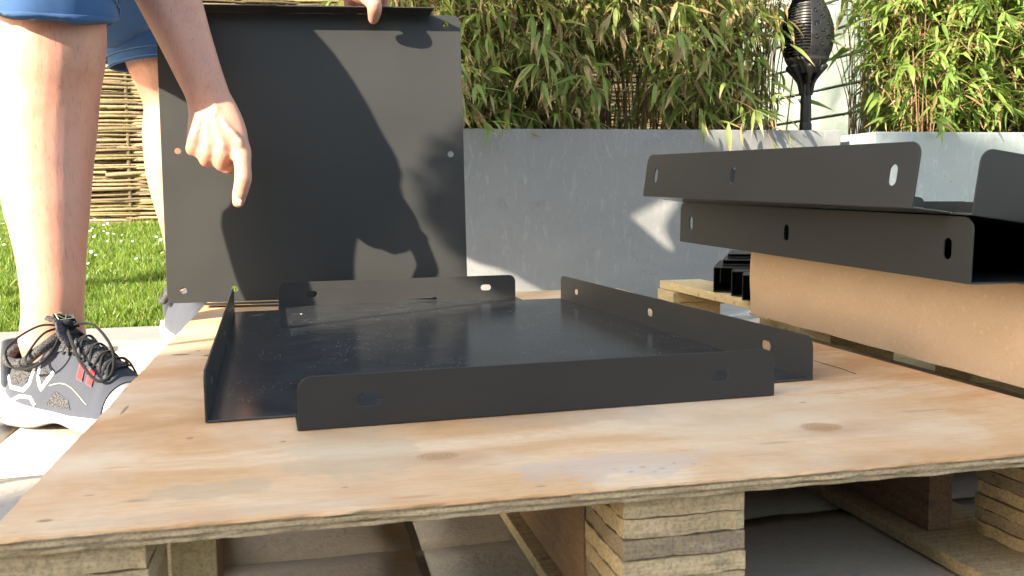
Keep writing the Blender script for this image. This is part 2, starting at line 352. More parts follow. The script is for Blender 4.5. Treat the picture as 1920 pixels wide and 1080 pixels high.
protos = []
for ix in range(-6, 8):
    for iy in range(-4, 4):
        x, y = .093+.5*ix+.004, .815+.342*iy+.004
        if y+.334 > 2.2: continue
        if len(protos) < 5: q = mk('paving_slab', slab_mesh(.491, .333, len(protos)+1), M_slab, pav, True); protos.append(q)
        else: q = protos[(ix*3+iy*5) % 5].copy(); C.objects.link(q)
        q.location = (x, y, GZ-.001+random.uniform(-.001, .001))
# kerb
kerb = empty('kerb', (0, 0, 0)); tag(kerb, kind='structure')
for i in range(-6, 9):
    bx('kerb_stone', (i*.62-.306, 2.19, GZ-.06), (i*.62+.306, 2.44, GZ+.004), M_kerb, kerb, bevel=.003)
# lawn terrain
def lawnz(x, y): return GZ-.012 + max(0, min(1, (y-2.45)/2.4))*.20 + max(0, y-4.9)*.01
nx, ny = 60, 60; V = []; Fq = []
for j in range(ny+1):
    for i in range(nx+1):
        x = -12+24*i/nx; y = 2.445+(j/ny)**1.6*24; V.append((x, y, lawnz(x, y)+noise.noise((x*3, y*3, 0))*.008*(j > 0)))
for j in range(ny):
    for i in range(nx): a = j*(nx+1)+i; Fq.append((a, a+1, a+nx+2, a+nx+1))
tag(npmesh('lawn', V, Fq, M_soil, smooth=True), kind='structure')
def blades(name, pts, hts, mat, lean=.5, wid=.0028, **t):
    n = len(pts); P = np.array(pts); h = np.array(hts); az = np.random.rand(n)*6.283; ln = np.random.rand(n)*lean
    wz = np.random.rand(n)*6.283; w = np.stack([np.cos(wz), np.sin(wz), 0*wz], 1)*wid*(.6+.8*np.random.rand(n))[:, None]
    d = np.stack([np.cos(az)*ln, np.sin(az)*ln, np.ones(n)], 1)*h[:, None]
    mid = P+d*np.array([.35, .35, .55]); top = P+d*np.array([1.1, 1.1, .95])
    V = np.stack([P-w, P+w, mid+w*.8, mid-w*.8, top], 1).reshape(-1, 3)
    b = np.arange(n)[:, None]*5; F3 = np.concatenate([b+np.array([[0, 1, 2]]), b+np.array([[0, 2, 3]]), b+np.array([[3, 2, 4]])])
    rn = np.random.rand(n); uv = np.stack([np.repeat(rn, 5), np.tile([.0, .0, .4, .4, .7], n)], 1)
    return tag(npmesh(name, V, F3, mat, uv=uv), **t)
pts = []; hts = []
def sub(y): return -.22*y  # camera's left side of the lawn
for _ in range(90000):
    y = 2.47+random.random()**1.25*2.6
    x = -.20*y-.42*y*.36+random.uniform(-.62, .62)*(y/2.6)
    d = noise.noise((x*6, y*6, 1)); 
    if d < -.35 and random.random() < .5: continue
    front = max(0, 1-(y-2.47)/.12)
    pts.append((x, y, lawnz(x, y)-.004)); hts.append(random.uniform(.022, .05)*(1+.5*d)*(1-.35*front))
for _ in range(26000):
    y = 2.47+random.random()*2.6; x = random.uniform(-4, 3.2)
    pts.append((x, y, lawnz(x, y)-.004)); hts.append(random.uniform(.02, .045))
blades('grass', pts, hts, M_grass, .55, .0024, label='sunlit green lawn grass growing between kerb and woven fence', cat='grass', kind='stuff')
# daisies
V = []; Fq = []
for _ in range(420):
    y = 2.75+random.random()**.4*2.2; x = -.35*y+random.uniform(-.7, .7)*(y/2.7)
    if noise.noise((x*2.2, y*2.2, 5)) < -.05: continue
    z = lawnz(x, y)+random.uniform(.03, .05); r = random.uniform(.004, .0068); tl = Euler((random.uniform(.1, 1.0), random.uniform(-.4, .4), 0)).to_matrix()
    k0 = len(V); V.append(Vector((x, y, z+.001)))
    for k in range(8):
        a = k*math.pi/4; V.append(Vector((x, y, z))+tl@Vector((math.cos(a)*r, math.sin(a)*r, 0)))
    for k in range(8): Fq.append((k0, k0+1+k, k0+1+(k+1) % 8))
tag(npmesh('daisies', V, Fq, M_petal), 'small white daisies scattered through the sunlit lawn', 'flowers', kind='stuff')
# ---------------------------------------------------------------- wattle fence
fen = empty('woven_willow_fence', (-.8, 5.05, .05)); tag(fen, 'woven willow hurdle fence of horizontal rods behind the lawn', 'fence')
def fence(x0, x1, y, z0, z1, name='woven_rods'):
    V = []; Fq = []; UV = []; sp = .27
    z = z0
    row = 0
    while z < z1:
        x = x0 - random.random(); rr = random.uniform(.005, .0105)
        while x < x1:
            L = random.uniform(.7, 1.8); nseg = int(L/.07); ph = row*math.pi; cu = random.random()
            if random.random() < .05: cu = .93
            dz = random.uniform(-.014, .014); sag = random.uniform(-.02, .02); r_ = rr*random.uniform(.75, 1.25); k0 = len(V)
            for i in range(nseg+1):
                t = i/nseg; xx = x+L*t
                yy = y+math.sin(xx*math.pi/sp+ph)*.020 + random.uniform(-.002, .002)+random.uniform(-.004, .004)
                zz = z+dz*(t-.5)*2+sag*4*t*(1-t)*.35+.010*noise.noise((xx*2, z*2, 3))+.003*noise.noise((xx*9, z*40, 3)); q = r_*(1-.25*t)
                for a in range(5):
                    an = a*2*math.pi/5; V.append((xx-fen.location.x, yy+math.cos(an)*q-fen.location.y, zz+math.sin(an)*q-fen.location.z)); UV.append((cu, t))
            for i in range(nseg):
                for a in range(5): Fq.append((k0+i*5+a, k0+i*5+(a+1) % 5, k0+(i+1)*5+(a+1) % 5, k0+(i+1)*5+a))
            x += L*random.uniform(.85, 1.0)
        z += rr*1.05+.001; row += 1
    npmesh(name, V, Fq, M_rod, fen, uv=UV, smooth=True)['kind'] = 'stuff'
fence(-4.2, 3.0, 5.05, .055, 1.75); fence(-4.2, 3.0, 5.085, .05, 1.75, 'inner_woven_rods')
k = -4.1
while k < 3.0:
    tubeobj('stake', [(k-fen.location.x, 0, -.06), (k-fen.location.x+.01, .0, .9), (k-fen.location.x, 0, 1.8)], .013, M_rod, fen, 6, 2); k += .27
hg = empty('hedge', (-.5, 5.5, .05)); tag(hg, 'sunlit yellow green hedge standing behind the woven fence and bamboo', 'hedge')
Vs = []; Us = []; Fs = []; base = 0
LEAFH = None
for q in range(11000):
    x = random.uniform(-4, 3.1); z = random.uniform(-.05, 2.3)+.2*noise.noise((x*2, 0, 0)); y = random.uniform(-.22, .3)+.12*noise.noise((x*2, z*2, 1)); L = random.uniform(.03, .05)
    Mx = np.array(Euler((random.uniform(-1.5, 1.5), random.uniform(-.6, 1.0), random.uniform(0, 6.3))).to_matrix())
    P = np.array([(0, 0, 0), (L*.5, -L*.32, .004), (L*1.1, 0, -.004), (L*.5, L*.32, .004)])@Mx.T+np.array((x, y, z)); Vs.append(P); rn = random.random(); Us.append(np.array([(rn, 0), (rn, .3), (rn, .5), (rn, .3)])); Fs.append(np.array([[0, 1, 2, 3]])+base); base += 4
npmesh('foliage', np.concatenate(Vs), np.concatenate(Fs), M_leafR, hg, uv=np.concatenate(Us))['kind'] = 'stuff'
bm = bmesh.new(); box(bm, (-3.9, .3, -.1), (3.0, .5, 2.1)); mk('inner_shade_slab', bm, simple('dark_hedge_interior', (.03, .045, .012), .95, .1, .6, 30), hg)  # solid slab, the hedge's inner shade put into its dark colour
# weeds at the fence foot
for i, (wx, lb) in enumerate(((-1.86, 'pair of round green weed leaves at fence foot nearest the bent knee side'), (-1.44, 'small round-leaved green weed at fence foot in front of a stake'))):
    V = []; Fq = []; UV = []
    for q in range(7):
        a = random.random()*6.28; c = Vector((random.uniform(-.06, .06), random.uniform(-.04, .0), random.uniform(.03, .11))); k0 = len(V)
        V.append(c); UV.append((random.random(), .2))
        for e in range(8): an = e*math.pi/4; V.append(c+Vector((math.cos(an)*.028, random.uniform(-.01, .01), math.sin(an)*.028+.0))); UV.append((UV[k0][0], .3))
        for e in range(8): Fq.append((k0, k0+1+e, k0+1+(e+1) % 8))
    w = npmesh('weed_plant', V, Fq, M_leafR, uv=UV); w.location = (wx, 4.93, lawnz(wx, 4.93)+.02); tag(w, lb, 'weed')
# ---------------------------------------------------------------- mint clad shed
shed = empty('garden_shed', (2.53, 3.8, GZ)); tag(shed, 'pale mint clad shed wall with dark gaps between its boards behind the bamboo', 'shed')
zz = .56-.137*5-GZ; i = 0
while zz < 2.5:
    bm = bmesh.new(); box(bm, (0, .03, zz+.013), (.03, 5.2, zz+.137)); mk('cladding_board', bm, M_mint, shed, bevel=.002); zz += .137; i += 1
bx('backing_panel', (.032, .0, 0), (.08, 5.2, 2.75), M_gap, shed)
bx('wall_panel', (.0, -1.9, 0), (.03, .012, 2.75), M_mint, shed, bevel=.002)
bx('corner_trim', (-.004, .014, 0), (.03, .028, 2.75), M_gap, shed)
bx('roof', (-.2, -2.1, 2.76), (2.6, 5.4, 2.86), M_roof, shed); bx('rear_wall', (.09, 5.21, 0), (2.5, 5.25, 2.75), M_mint, shed); bx('front_wall', (.04, -1.9, 0), (2.5, -1.86, 2.75), M_mint, shed)
# ---------------------------------------------------------------- planters
pl = empty('grey_planter', (-.05, 2.5, GZ)); tag(pl, 'long smooth grey rendered planter holding the drier bamboo, behind the upright panel', 'planter')
TOPZ = .374-GZ
bx('front_wall', (0, 0, 0), (1.63, .06, TOPZ), M_conc, pl, bevel=.003); bx('rear_wall', (0, .62, 0), (1.63, .68, TOPZ), M_conc, pl, bevel=.003)
bx('side_wall', (0, .061, 0), (.06, .619, TOPZ), M_conc, pl, bevel=.003); bx('side_wall', (1.57, .061, 0), (1.63, .619, TOPZ), M_conc, pl, bevel=.003)
bx('soil', (.061, .061, .1), (1.569, .619, TOPZ-.03), M_earth, pl, bevel=0)
pl2 = empty('blue_grey_planter', (1.634, 2.41, GZ)); tag(pl2, 'mottled blue grey rendered planter at the right holding the fresh green bamboo', 'planter')
T2 = .364-GZ
bx('front_wall', (0, 0, 0), (.88, .06, T2), M_conc2, pl2, bevel=.004); bx('rear_wall', (0, .7, 0), (.88, .76, T2), M_conc2, pl2, bevel=.004)
bx('side_wall', (0, .061, 0), (.06, .699, T2), M_conc2, pl2, bevel=.004); bx('side_wall', (.82, .061, 0), (.88, .699, T2), M_conc2, pl2, bevel=.004)
bx('soil', (.061, .061, .1), (.819, .699, T2-.03), M_earth, pl2, bevel=0)
# ---------------------------------------------------------------- bamboo
def leafgeo(L, w, droop, fold=.25, curl=0.):
    """rows along the leaf: left, mid, right; local x forward, z up"""
    n = 6; V = []; UV = []
    prof = [.12, .75, 1., .86, .58, .28, .02]; x = z = 0; a = 0
    for i in range(n+1):
        hw = w*prof[i]; V += [(x, -hw, z+hw*fold+curl*i*.001), (x, 0, z), (x, hw, z+hw*fold)]; UV += [i/n]*3
        a -= droop/n; x += L/n*math.cos(a); z += L/n*math.sin(a)
    Fq = []
    for i in range(n): b = i*3; Fq += [(b, b+1, b+4, b+3), (b+1, b+2, b+5, b+4)]
    return np.array(V), np.array(UV), np.array(Fq)
LEAF = [leafgeo(L, w, d, f) for L, w, d, f in ((.10, .0075, .5, .35), (.085, .007, .9, .3), (.115, .009, .35, .3), (.07, .006, .2, .5), (.095, .0085, 1.2, .25), (.06, .004, 1.4, .9))]
leafmeshes = {}
def leafobj(parent, mat, kind, M):
    key = (mat.name, kind)
    if key not in leafmeshes:
        V, U, Fq = LEAF[kind]; uv = np.stack([np.zeros(len(U)), U], 1)
        o = npmesh('leaf', V, Fq, mat, parent, uv=uv, smooth=True); leafmeshes[key] = o.data
    else: o = link(bpy.data.objects.new('leaf', leafmeshes[key]), parent)
    o.matrix_local = M; return o
def bamboo(root, mat, x0, x1, y0, y1, z0, z1, ntw, nfront, seedk, dens, lean=0, upness=0.):
    random.seed(seedk)
    inv = root.matrix_world.inverted(); ox, oy, oz = root.location
    culms = bmesh.new(); Vs = []; Us = []; Fs = []; base = 0; singles = 0
    tips = []
    for i in range(int(ntw*(.10 if mat is M_leafL else .14))):
        x = random.uniform(x0, x1); y = random.uniform(y0+.1, y1-.05); a = random.uniform(-.35, .35)+lean; b = random.uniform(-.35, .2)
        L = random.uniform(.5, 1.)*(z1-z0)
        P = [Vector((x, y, z0-.03)), Vector((x+a*L*.25, y+b*L*.2, z0+L*.45)), Vector((x+a*L*.8, y+b*L*.7, z0+L))]
        tube(culms, [p-Vector((ox, oy, oz)) for p in P], [.0026, .002, .001], 4, 3, cap=False); cc = catmull(P, 8)
        tips.append(cc)
    frontpts = []
    for i in range(ntw):
        if i % 4 and tips:
            cc = random.choice(tips); p = random.choice(cc[2:]) + Vector((random.gauss(0, .05), random.gauss(-.03, .07), random.gauss(0, .04)))
        else: p = Vector((random.uniform(x0-.05, x1+.05), random.uniform(y0-.12, y1), z0+(z1-z0)*random.random()**.9))
        p.z = max(p.z, z0+.0+random.random()*.08); dn = dens(p.x, p.z, p.y)
        if random.random() > dn: continue
        az = random.uniform(0, 2*math.pi); out = Vector((math.cos(az), math.sin(az)-.55, random.uniform(-.1, .7)+upness)).normalized()
        TL = random.uniform(.05, .16); p2 = p+out*TL; p2.z -= TL*.15
        tube(culms, [p-Vector((ox, oy, oz)), (p+out*TL*.5+Vector((0, 0, .008)))-Vector((ox, oy, oz)), p2-Vector((ox, oy, oz))], [.0013, .001, .0007], 3, 2, cap=False)
        for q in range(random.choice((2, 3, 3, 4, 5))):
            t = random.uniform(.5, 1.) if q else 1.; lp = p.lerp(p2, t)
            yaw = math.atan2(out.y, out.x)+random.uniform(-1.1, 1.1); pit = random.uniform(-.1, 1.25)-upness*.7; s = random.uniform(.58, 1.08); kd = random.choice((0, 0, 1, 1, 2, 3, 4, 4, 5) if mat is M_leafL else (0, 0, 1, 2, 2, 3, 4))
            Mx = Matrix.Translation(lp-Vector((ox, oy, oz))) @ Euler((random.uniform(-.8, .8), pit, yaw)).to_matrix().to_4x4() @ Matrix.Diagonal((s, s*random.uniform(.7, 1.2), s, 1))
            if lp.y < y0+.02 and singles < nfront and p.z < z0+.50:
                leafobj(root, mat, kd, Mx); singles += 1; continue
            V, U, Fq = LEAF[kd]; A = np.array(Mx)
            Vs.append(V@A[:3, :3].T+A[:3, 3]); rn = random.random(); Us.append(np.stack([np.full(len(U), rn), U], 1)); Fs.append(Fq+base); base += len(V)
    mk('stems', culms, M_stem, root)['kind'] = 'stuff'
    npmesh('foliage', np.concatenate(Vs), np.concatenate(Fs), mat, root, uv=np.concatenate(Us), smooth=True)['kind'] = 'stuff'
bL = empty('bamboo_clump', (.72, 2.8, .35)); tag(bL, 'dull green bamboo with dry brown leaf tips filling the smooth grey planter', 'bamboo'); 
def densL(x, z, y=2.6):
    d = 1.
    if .80 < x+(z-.45)*.1 < 1.05 and .37 < z < .62: d = .07       # see-through hole
    if z < .47: d *= .55
    lim = y*.492+max(0, z-.5)*.22
    if x > lim: d *= max(0, 1-(x-lim)*9)
    if x < .55 and z > .62: d *= .75
    return d
bamboo(bL, M_leafL, .22, 1.50, 2.56, 2.90, .365, 1.10, 3500, 250, 11, densL)
bR = empty('bamboo_clump', (2.1, 2.8, .35)); tag(bR, 'fresh bright green bamboo fanning upward from the mottled blue grey planter', 'bamboo')
def densR(x, z, y=2.6):
    e = y*.683+.17-(z-.37)*.42
    if x < e: return max(.0, 1-(e-x)*6)
    return .9 if z > .46 else .75
bamboo(bR, M_leafR, 1.90, 2.50, 2.50, 3.08, .355, 1.15, 3700, 250, 12, densR, .0, .35)
# sprig hanging over the planter edge
sg = empty('bamboo_sprig', (1.31, 2.47, .37)); tag(sg, 'thin bamboo sprig drooping over the grey planter rim left of the torch', 'bamboo sprig')
random.seed(5)
sb = bmesh.new(); tube(sb, [(-.05, .06, .02), (-.02, -.02, .02), (0.0, -.05, -.04), (.0, -.06, -.11)], [.0016]*4, 4, 3); tube(sb, [(-.02, -.02, .02), (.03, -.04, .0), (.07, -.05, -.03)], [.0012]*3, 4, 3); mk('stems', sb, M_stem, sg)
for (x, y, z, ya, pi_, s, kd) in ((0, -.05, -.03, .3, .9, .8, 2), (0, -.06, -.06, -2.6, 1.1, .7, 0), (.05, -.05, -.01, .1, .9, .7, 4), (.07, -.05, -.03, .2, 1.0, .6, 0), (-.08, -.03, .02, -2.8, 1.1, 1.0, 1), (-.12, -.02, .02, -1.8, 1.3, .9, 2), (-.2, -.02, .02, -1.4, 1.2, .8, 1), (0, -.06, -.10, -1.2, 1.4, .6, 5), (.06, -.03, .03, .5, .2, .7, 2)):
    leafobj(sg, M_leafL, kd, Matrix.Translation((x, y, z)) @ Euler((.3, pi_, ya)).to_matrix().to_4x4() @ Matrix.Scale(s, 4))
# ---------------------------------------------------------------- garden torch
tor = empty('solar_garden_torch', (1.503, 2.57, .36)); tag(tor, 'black plastic garden torch with swirl cut head standing between the bamboo clumps', 'garden torch')
tubeobj('pole', [(0, 0, -.15), (0, 0, .08), (0, 0, .150)], [.0165, .0165, .0155], M_torch, tor, 20, 1)
tubeobj('collar', [(0, 0, .0), (0, 0, .035)], [.0185, .0185], M_torch, tor, 20, 1)
def prof(z):   # radius of the flame head over height above rim
    pts_ = [(.17, .016), (.21, .022), (.25, .040), (.29, .060), (.34, .074), (.385, .079), (.43, .076), (.48, .064), (.53, .046), (.57, .030)]
    for (a, ra), (b, rb) in zip(pts_, pts_[1:]):
        if z <= b: t = (z-a)/(b-a); t = max(0, t); return ra+(rb-ra)*t
    return .03
bm = bmesh.new()
for kk in range(6):       # ribs of the neck
    a = kk*math.pi/3+.26; P = [Vector((math.cos(a)*(prof(z)-.001), math.sin(a)*(prof(z)-.001), z)) for z in (.165, .19, .215, .245, .27)]
    tube(bm, P, [.0062, .0065, .007, .010, .015], 8, 3)
mk('neck_ribs', bm, M_torch, tor, True)
def lathe(bm, prf, seg=48, flip=False):
    rg = [[bm.verts.new((math.cos(2*math.pi*k/seg)*r, math.sin(2*math.pi*k/seg)*r, z)) for k in range(seg)] for z, r in prf]
    for a, b in zip(rg, rg[1:]):
        for k in range(seg): bm.faces.new((a[k], a[(k+1) % seg], b[(k+1) % seg], b[k]))
bm = bmesh.new(); lathe(bm, [(.245, .0365), (.27, .050), (.29, .0605), (.305, .0655), (.303, .060), (.28, .05), (.25, .03)]); mk('lower_cup', bm, M_torch, tor, True)
bm = bmesh.new()
z = .315
while z < .52:
    r = prof(z)-.012; rgp = [(math.cos(a*math.pi/20)*r, math.sin(a*math.pi/20)*r, z) for a in range(41)]
    tube(bm, rgp, [(.0040, .0026)]*41, 8, 1, upv=(0, 0, 1), cap=False); z += .0115
mk('louvre_rings', bm, M_torch, tor, True)
bm = bmesh.new(); lathe(bm, [(.30, .03), (.36, .045), (.44, .045), (.52, .03)]); mk('inner_lamp_tube', bm, simple('dim_frosted_tube', (.06, .06, .06), .4), tor, True)
# pierced shell: a grid with curl shaped openings
bm = bmesh.new(); NA, NZ = 150, 96; vv = {}
A0, A1 = R(-112), R(165)
curls = []
random.seed(3)
for rw in range(8):
    for cl in range(9):
        curls.append((A0+(cl+.5+(rw % 2)*.5)*(A1-A0)/9.3, .318+rw*.027, random.choice((1, -1)), random.uniform(0, 6.28)))
for j in range(NZ+1):
    zz = .30+.25*j/NZ
    for i in range(NA+1):
        a = A0+(A1-A0)*i/NA; vv[i, j] = bm.verts.new((math.cos(a)*prof(zz), math.sin(a)*prof(zz), zz))
for j in range(NZ):
    zz = .30+.25*(j+.5)/NZ
    for i in range(NA):
        a = A0+(A1-A0)*(i+.5)/NA; cut = False
        if 1.5 < i < NA-2.5 and 3 < j < NZ-4:
            for (ca, cz, sg_, ph) in curls:
                du = (a-ca)*.07; dz_ = zz-cz; d = math.hypot(du, dz_)
                if d < .0125:
                    an = (math.atan2(dz_, du)*sg_+ph) % 6.283; rr_ = .0095-.0055*an/6.283
                    if abs(d-rr_) < .0014 and .6 < an < 5.9: cut = True; break
        if not cut: bm.faces.new((vv[i, j], vv[i+1, j], vv[i+1, j+1], vv[i, j+1]))
o = mk('pierced_shell', bm, M_torch, tor, True); s_ = o.modifiers.new('s', 'SOLIDIFY'); s_.thickness = .0025
for ch in tor.children:
    if ch.name.split('.')[0] not in ('pole', 'collar'):
        for v in ch.data.vertices: v.co.z = .127+(v.co.z-.165)*.76
# ---------------------------------------------------------------- pallet with plywood top
pal = empty('plywood_pallet', (0, 0, 0)); tag(pal, 'big plywood topped pallet on laminated blocks in the foreground', 'pallet')
XL, XR, YF, YB = -.1745, .609, .5303, 1.747
def board_top(name, x0, x1, y0, y1, z0, z1, mat, parent, rag=.0012, nseg=120, seed=0):
    """board with ragged front and left edges"""
    bm = bmesh.new(); top = []; bot = []
    ring = [(x0+(x1-x0)*i/nseg, y0, 0) for i in range(nseg)]+[(x1, y0+(y1-y0)*i/8, 1) for i in range(8)]+[(x1+(x0-x1)*i/20, y1, 1) for i in range(20)]+[(x0, y1+(y0-y1)*i/nseg, 2) for i in range(nseg)]
    for (x, y, s) in ring:
        n_ = noise.noise((x*40, y*40, seed))*rag + noise.noise((x*260, y*260, seed))*rag*.7
        n2 = noise.noise((x*40, y*40, seed+7))*rag + noise.noise((x*300, y*300, seed+9))*rag*.9
        dx, dy = ((0, 1) if s == 0 else (1, 0) if s == 2 else (0, 0))
        top.append(bm.verts.new((x+dx*n_, y+dy*n_, z1))); bot.append(bm.verts.new((x+dx*n2, y+dy*n2, z0+(n2*.25 if s == 0 else 0))))
    bm.faces.new(top); bm.faces.new(bot[::-1]); N = len(top)
    for i in range(N): bm.faces.new((top[(i+1) % N], top[i], bot[i], bot[(i+1) % N]))
    bmesh.ops.triangulate(bm, faces=[f for f in bm.faces if len(f.verts) > 4])
    return mk(name, bm, mat, parent)
top = board_top('top_board', XL, XR, YF, YB, -.0018, 0, M_ply, pal, .0010)
for i, (za, zb, mt) in enumerate(((-.0036, -.0019, M_edgeD), (-.0060, -.0037, M_edgeL), (-.0078, -.0061, M_edgeD), (-.0098, -.0079, M_edgeL))):
    board_top('ply', XL+.0012*(i % 2), XR, YF+.0008*((i+1) % 2), YB, za, zb, mt, top, .0011, seed=i+3)
def block(x0, x1, y0, y1, n=8, z0=-.118, z1=-.0100, seed=0):
    b = empty('support_block', ((x0+x1)/2, (y0+y1)/2, z0)); b.parent = pal; random.seed(seed+50)
    z = z1
    for i in range(n):
        h = (z1-z0)/n; e = random.uniform(-.0018, .0006); 
        bm = bmesh.new(); cx, cy = b.location.x, b.location.y
        lo = (x0-cx+abs(e), y0-cy+abs(e)*random.random()*1.5, z-h+.0006-z0); hi = (x1-cx-abs(e)*.6, y1-cy-abs(e), z-.0006-z0)
        box(bm, lo, hi)
        bmesh.ops.subdivide_edges(bm, edges=[q for q in bm.edges if abs(q.verts[0].co.z-q.verts[1].co.z) < 1e-6], cuts=14, use_grid_fill=True)
        for v in bm.verts:
            nn = noise.noise((v.co.x*90+i*9, v.co.y*90, i*5.+seed))*.0011+noise.noise((v.co.x*300+i*9, v.co.y*300, i*5.))*.0006; v.co.x += nn; v.co.y += nn; v.co.z += nn*.6
        q = mk('ply', bm, (M_edgeL if (i+seed) % 3 else M_edgeD) if i else M_edgeL, b); z -= h
    return b
for r_, (ya, yb) in enumerate(((YF+.004, .616), (1.09, 1.17), (1.66, 1.742))):
    block(XL+.002, -.092, ya, yb, 7, seed=r_*3); block(.190, .275, ya, yb, 8, seed=r_*3+1); block(.529 if r_ else .570, XR-.002, ya+(.066 if r_ == 0 else 0), yb+(.066 if r_ == 0 else 0), 9, seed=r_*3+2)
for (xa, xb, y0_) in ((-.091, -.064, .625), (.191, .214, .622), (.531, .554, .69)):
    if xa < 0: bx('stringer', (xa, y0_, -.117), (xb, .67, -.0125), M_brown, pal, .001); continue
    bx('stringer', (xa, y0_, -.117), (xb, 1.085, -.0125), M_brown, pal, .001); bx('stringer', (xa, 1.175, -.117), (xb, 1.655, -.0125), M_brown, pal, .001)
bx('stringer_end', (-.0915, .616, -.117), (-.0635, .624, -.0125), M_pine, pal, .001)  # sky light on the stringer end put into a paler colour
for (xa, xb) in ((XL, -.086), (.179, .30), (.511, XR)): bx('runner', (xa, YF+.002, -.1295), (xb, YB, -.1183), M_edgeL, pal, .0008)
# crack in the sheet
bm = bmesh.new(); P = [cp(1528, 668, 1)]; 
def onz(px, py, z=.0004):
    d = fw+rt*((px-960)/F)-up*((py-540)/F); t = (z-H)/d.z; return Vector((0, 0, H))+d*t
tube(bm, [onz(1526, 676), onz(1550, 683), onz(1580, 692), onz(1604, 701)], [(.0003, .0002), (.0005, .0002), (.0005, .0002), (.0002, .0002)], 5, 3); mk('crack', bm, M_gap, pal)
# ---------------------------------------------------------------- sheet metal trays
T = .0018
def tray(name, label, W, D, h, e, s, loc, rot, slots_side, slots_front, vertical=False, group='folded sheet metal trays', fr=.012, mat=M_coat, matf=M_floor):
    root = empty(name, loc, rot); tag(root, label, 'metal tray', group)
    sw, sh = (.0105, .0190) if vertical else (.0190, .0105)
    out = [(0, 0), (s-.001, 0), (s-.001, -e), (W-s+.001, -e), (W-s+.001, 0), (W, 0), (W, D), (W-s+.001, D), (W-s+.001, D+e), (s-.001, D+e), (s-.001, D), (0, D)]
    hole = [slot(.095, D-.07, .022, .012)] if not vertical else []
    plate('base_plate', out, hole, T, ((0, 0, 0), (1, 0, 0), (0, 1, 0)), matf, root)
    z0 = .0002
    # front & back flanges (u along x)
    fo = rrect(s, z0, W-s, h, fr, (0, 0, 1, 1))
    hs = [slot(x, h*.5, sw, sh) for x in slots_front]
    plate('flange', fo, hs, T, ((0, -e, 0), (1, 0, 0), (0, 0, 1)), mat, root)
    plate('flange', fo, hs, T, ((0, D+e+T, 0), (1, 0, 0), (0, 0, 1)), mat, root)
    so_ = rrect(0, z0, D, h, fr, (0, 0, 1, 1)); hs = [slot(y, h*.5, sw, sh) for y in slots_side]
    plate('flange', so_, hs, T, ((-T, 0, 0), (0, 1, 0), (0, 0, 1)), mat, root)
    plate('flange', so_, hs, T, ((W, 0, 0), (0, 1, 0), (0, 0, 1)), mat, root)
    return root
tray('metal_tray', 'large anthracite folded metal tray lying open on the plywood pallet', .56, .783, .0428, .0488, .0707, (-.0816, .7753, .0006), (0, 0, .040857),
     [.085, .39, .70], [.126, .434])
# stack on the box
tray('metal_tray', 'lower anthracite tray of the stack, resting directly on the cardboard box', .56, .597, .058, .020, .045, (.5569, .6787, .1018), (.0212, .01, .0195), [.030, .30, .560], [.10, .46], True)
tray('metal_tray', 'upper anthracite tray tilted on top of the stacked tray above the box', .54, .532, .058, .0212, .0417, (.5112, .6969, .1672), (.0272, .1321, .0835), [.030, .30, .500], [.2, .42], True)
# ---------------------------------------------------------------- upright panel held by the person
pr = empty('metal_sheet', (-.236, 1.6921, .006), (0, 0, 0)); pr.rotation_mode = 'XYZ'
a, b, g = -.0742, -.0542, -.0052
pr.matrix_world = Matrix.Translation((-.236, 1.6921, .006)) @ Matrix.Rotation(a, 4, 'Z') @ Matrix.Rotation(b, 4, 'X') @ Matrix.Rotation(g, 4, 'Y')
tag(pr, 'flat anthracite sheet held upright by the man on the pallet edge', 'metal sheet')
PW, PH = .5271, .504
hl = [(.0276, .265), (.0279, .0216), (.1147, .0226), (.5031, .2547), (.5, .4865), (.028, .48), (.5, .022), (.42, .0226)]
plate('panel_sheet', rrect(0, 0, PW, PH, .014), [slot(x, y, .0108, .0108, 6) for x, y in hl], T, ((0, T, 0), (1, 0, 0), (0, 0, 1)), M_panel, pr)
plate('flange', [(.055, -.046), (.479, -.046), (.472, -.0003), (.062, -.0003)], [], T, ((0, 0, PH+.0005), (1, 0, 0), (0, 1, 0)), M_panel, pr)
plate('flange', rrect(.064, -.043, .466, -.0003, .008, (1, 1, 0, 0)), [], T, ((0, 0, -.0035), (1, 0, 0), (0, 1, 0)), M_panel, pr)
bx('fold_strip', (.062, .0002, PH-.004), (.472, .0016, PH+.0006), M_panel, pr, 0)
# ---------------------------------------------------------------- cardboard box
cb = empty('cardboard_box', (.6332, .66, .003), (0, 0, -.0377)); tag(cb, 'plain brown cardboard box under the stacked metal trays', 'cardboard box')
bm = bmesh.new(); box(bm, (0, 0, 0), (.47, .61, .0975))
bmesh.ops.subdivide_edges(bm, edges=bm.edges[:], cuts=24, use_grid_fill=True)
for v in bm.verts:
    if v.co.x < .001: v.co.x += noise.noise((v.co.y*9, v.co.z*22, 2))*.0016 - .0008*math.sin(math.pi*v.co.z/.0975)
    if v.co.z < .001: v.co.z += noise.noise((v.co.y*14, 0, 2))*.0015
mk('carton', bm, M_card, cb, False)
bm = bmesh.new(); box(bm, (-.0022, .548, -.0012), (.14, .612, .0016)); mk('bottom_flap', bm, M_card, cb, bevel=.0006)
bx('tape', (.0, .6102, .02), (.2, .6106, .07), simple('brown_tape', (.3, .2, .1), .25), cb, 0)
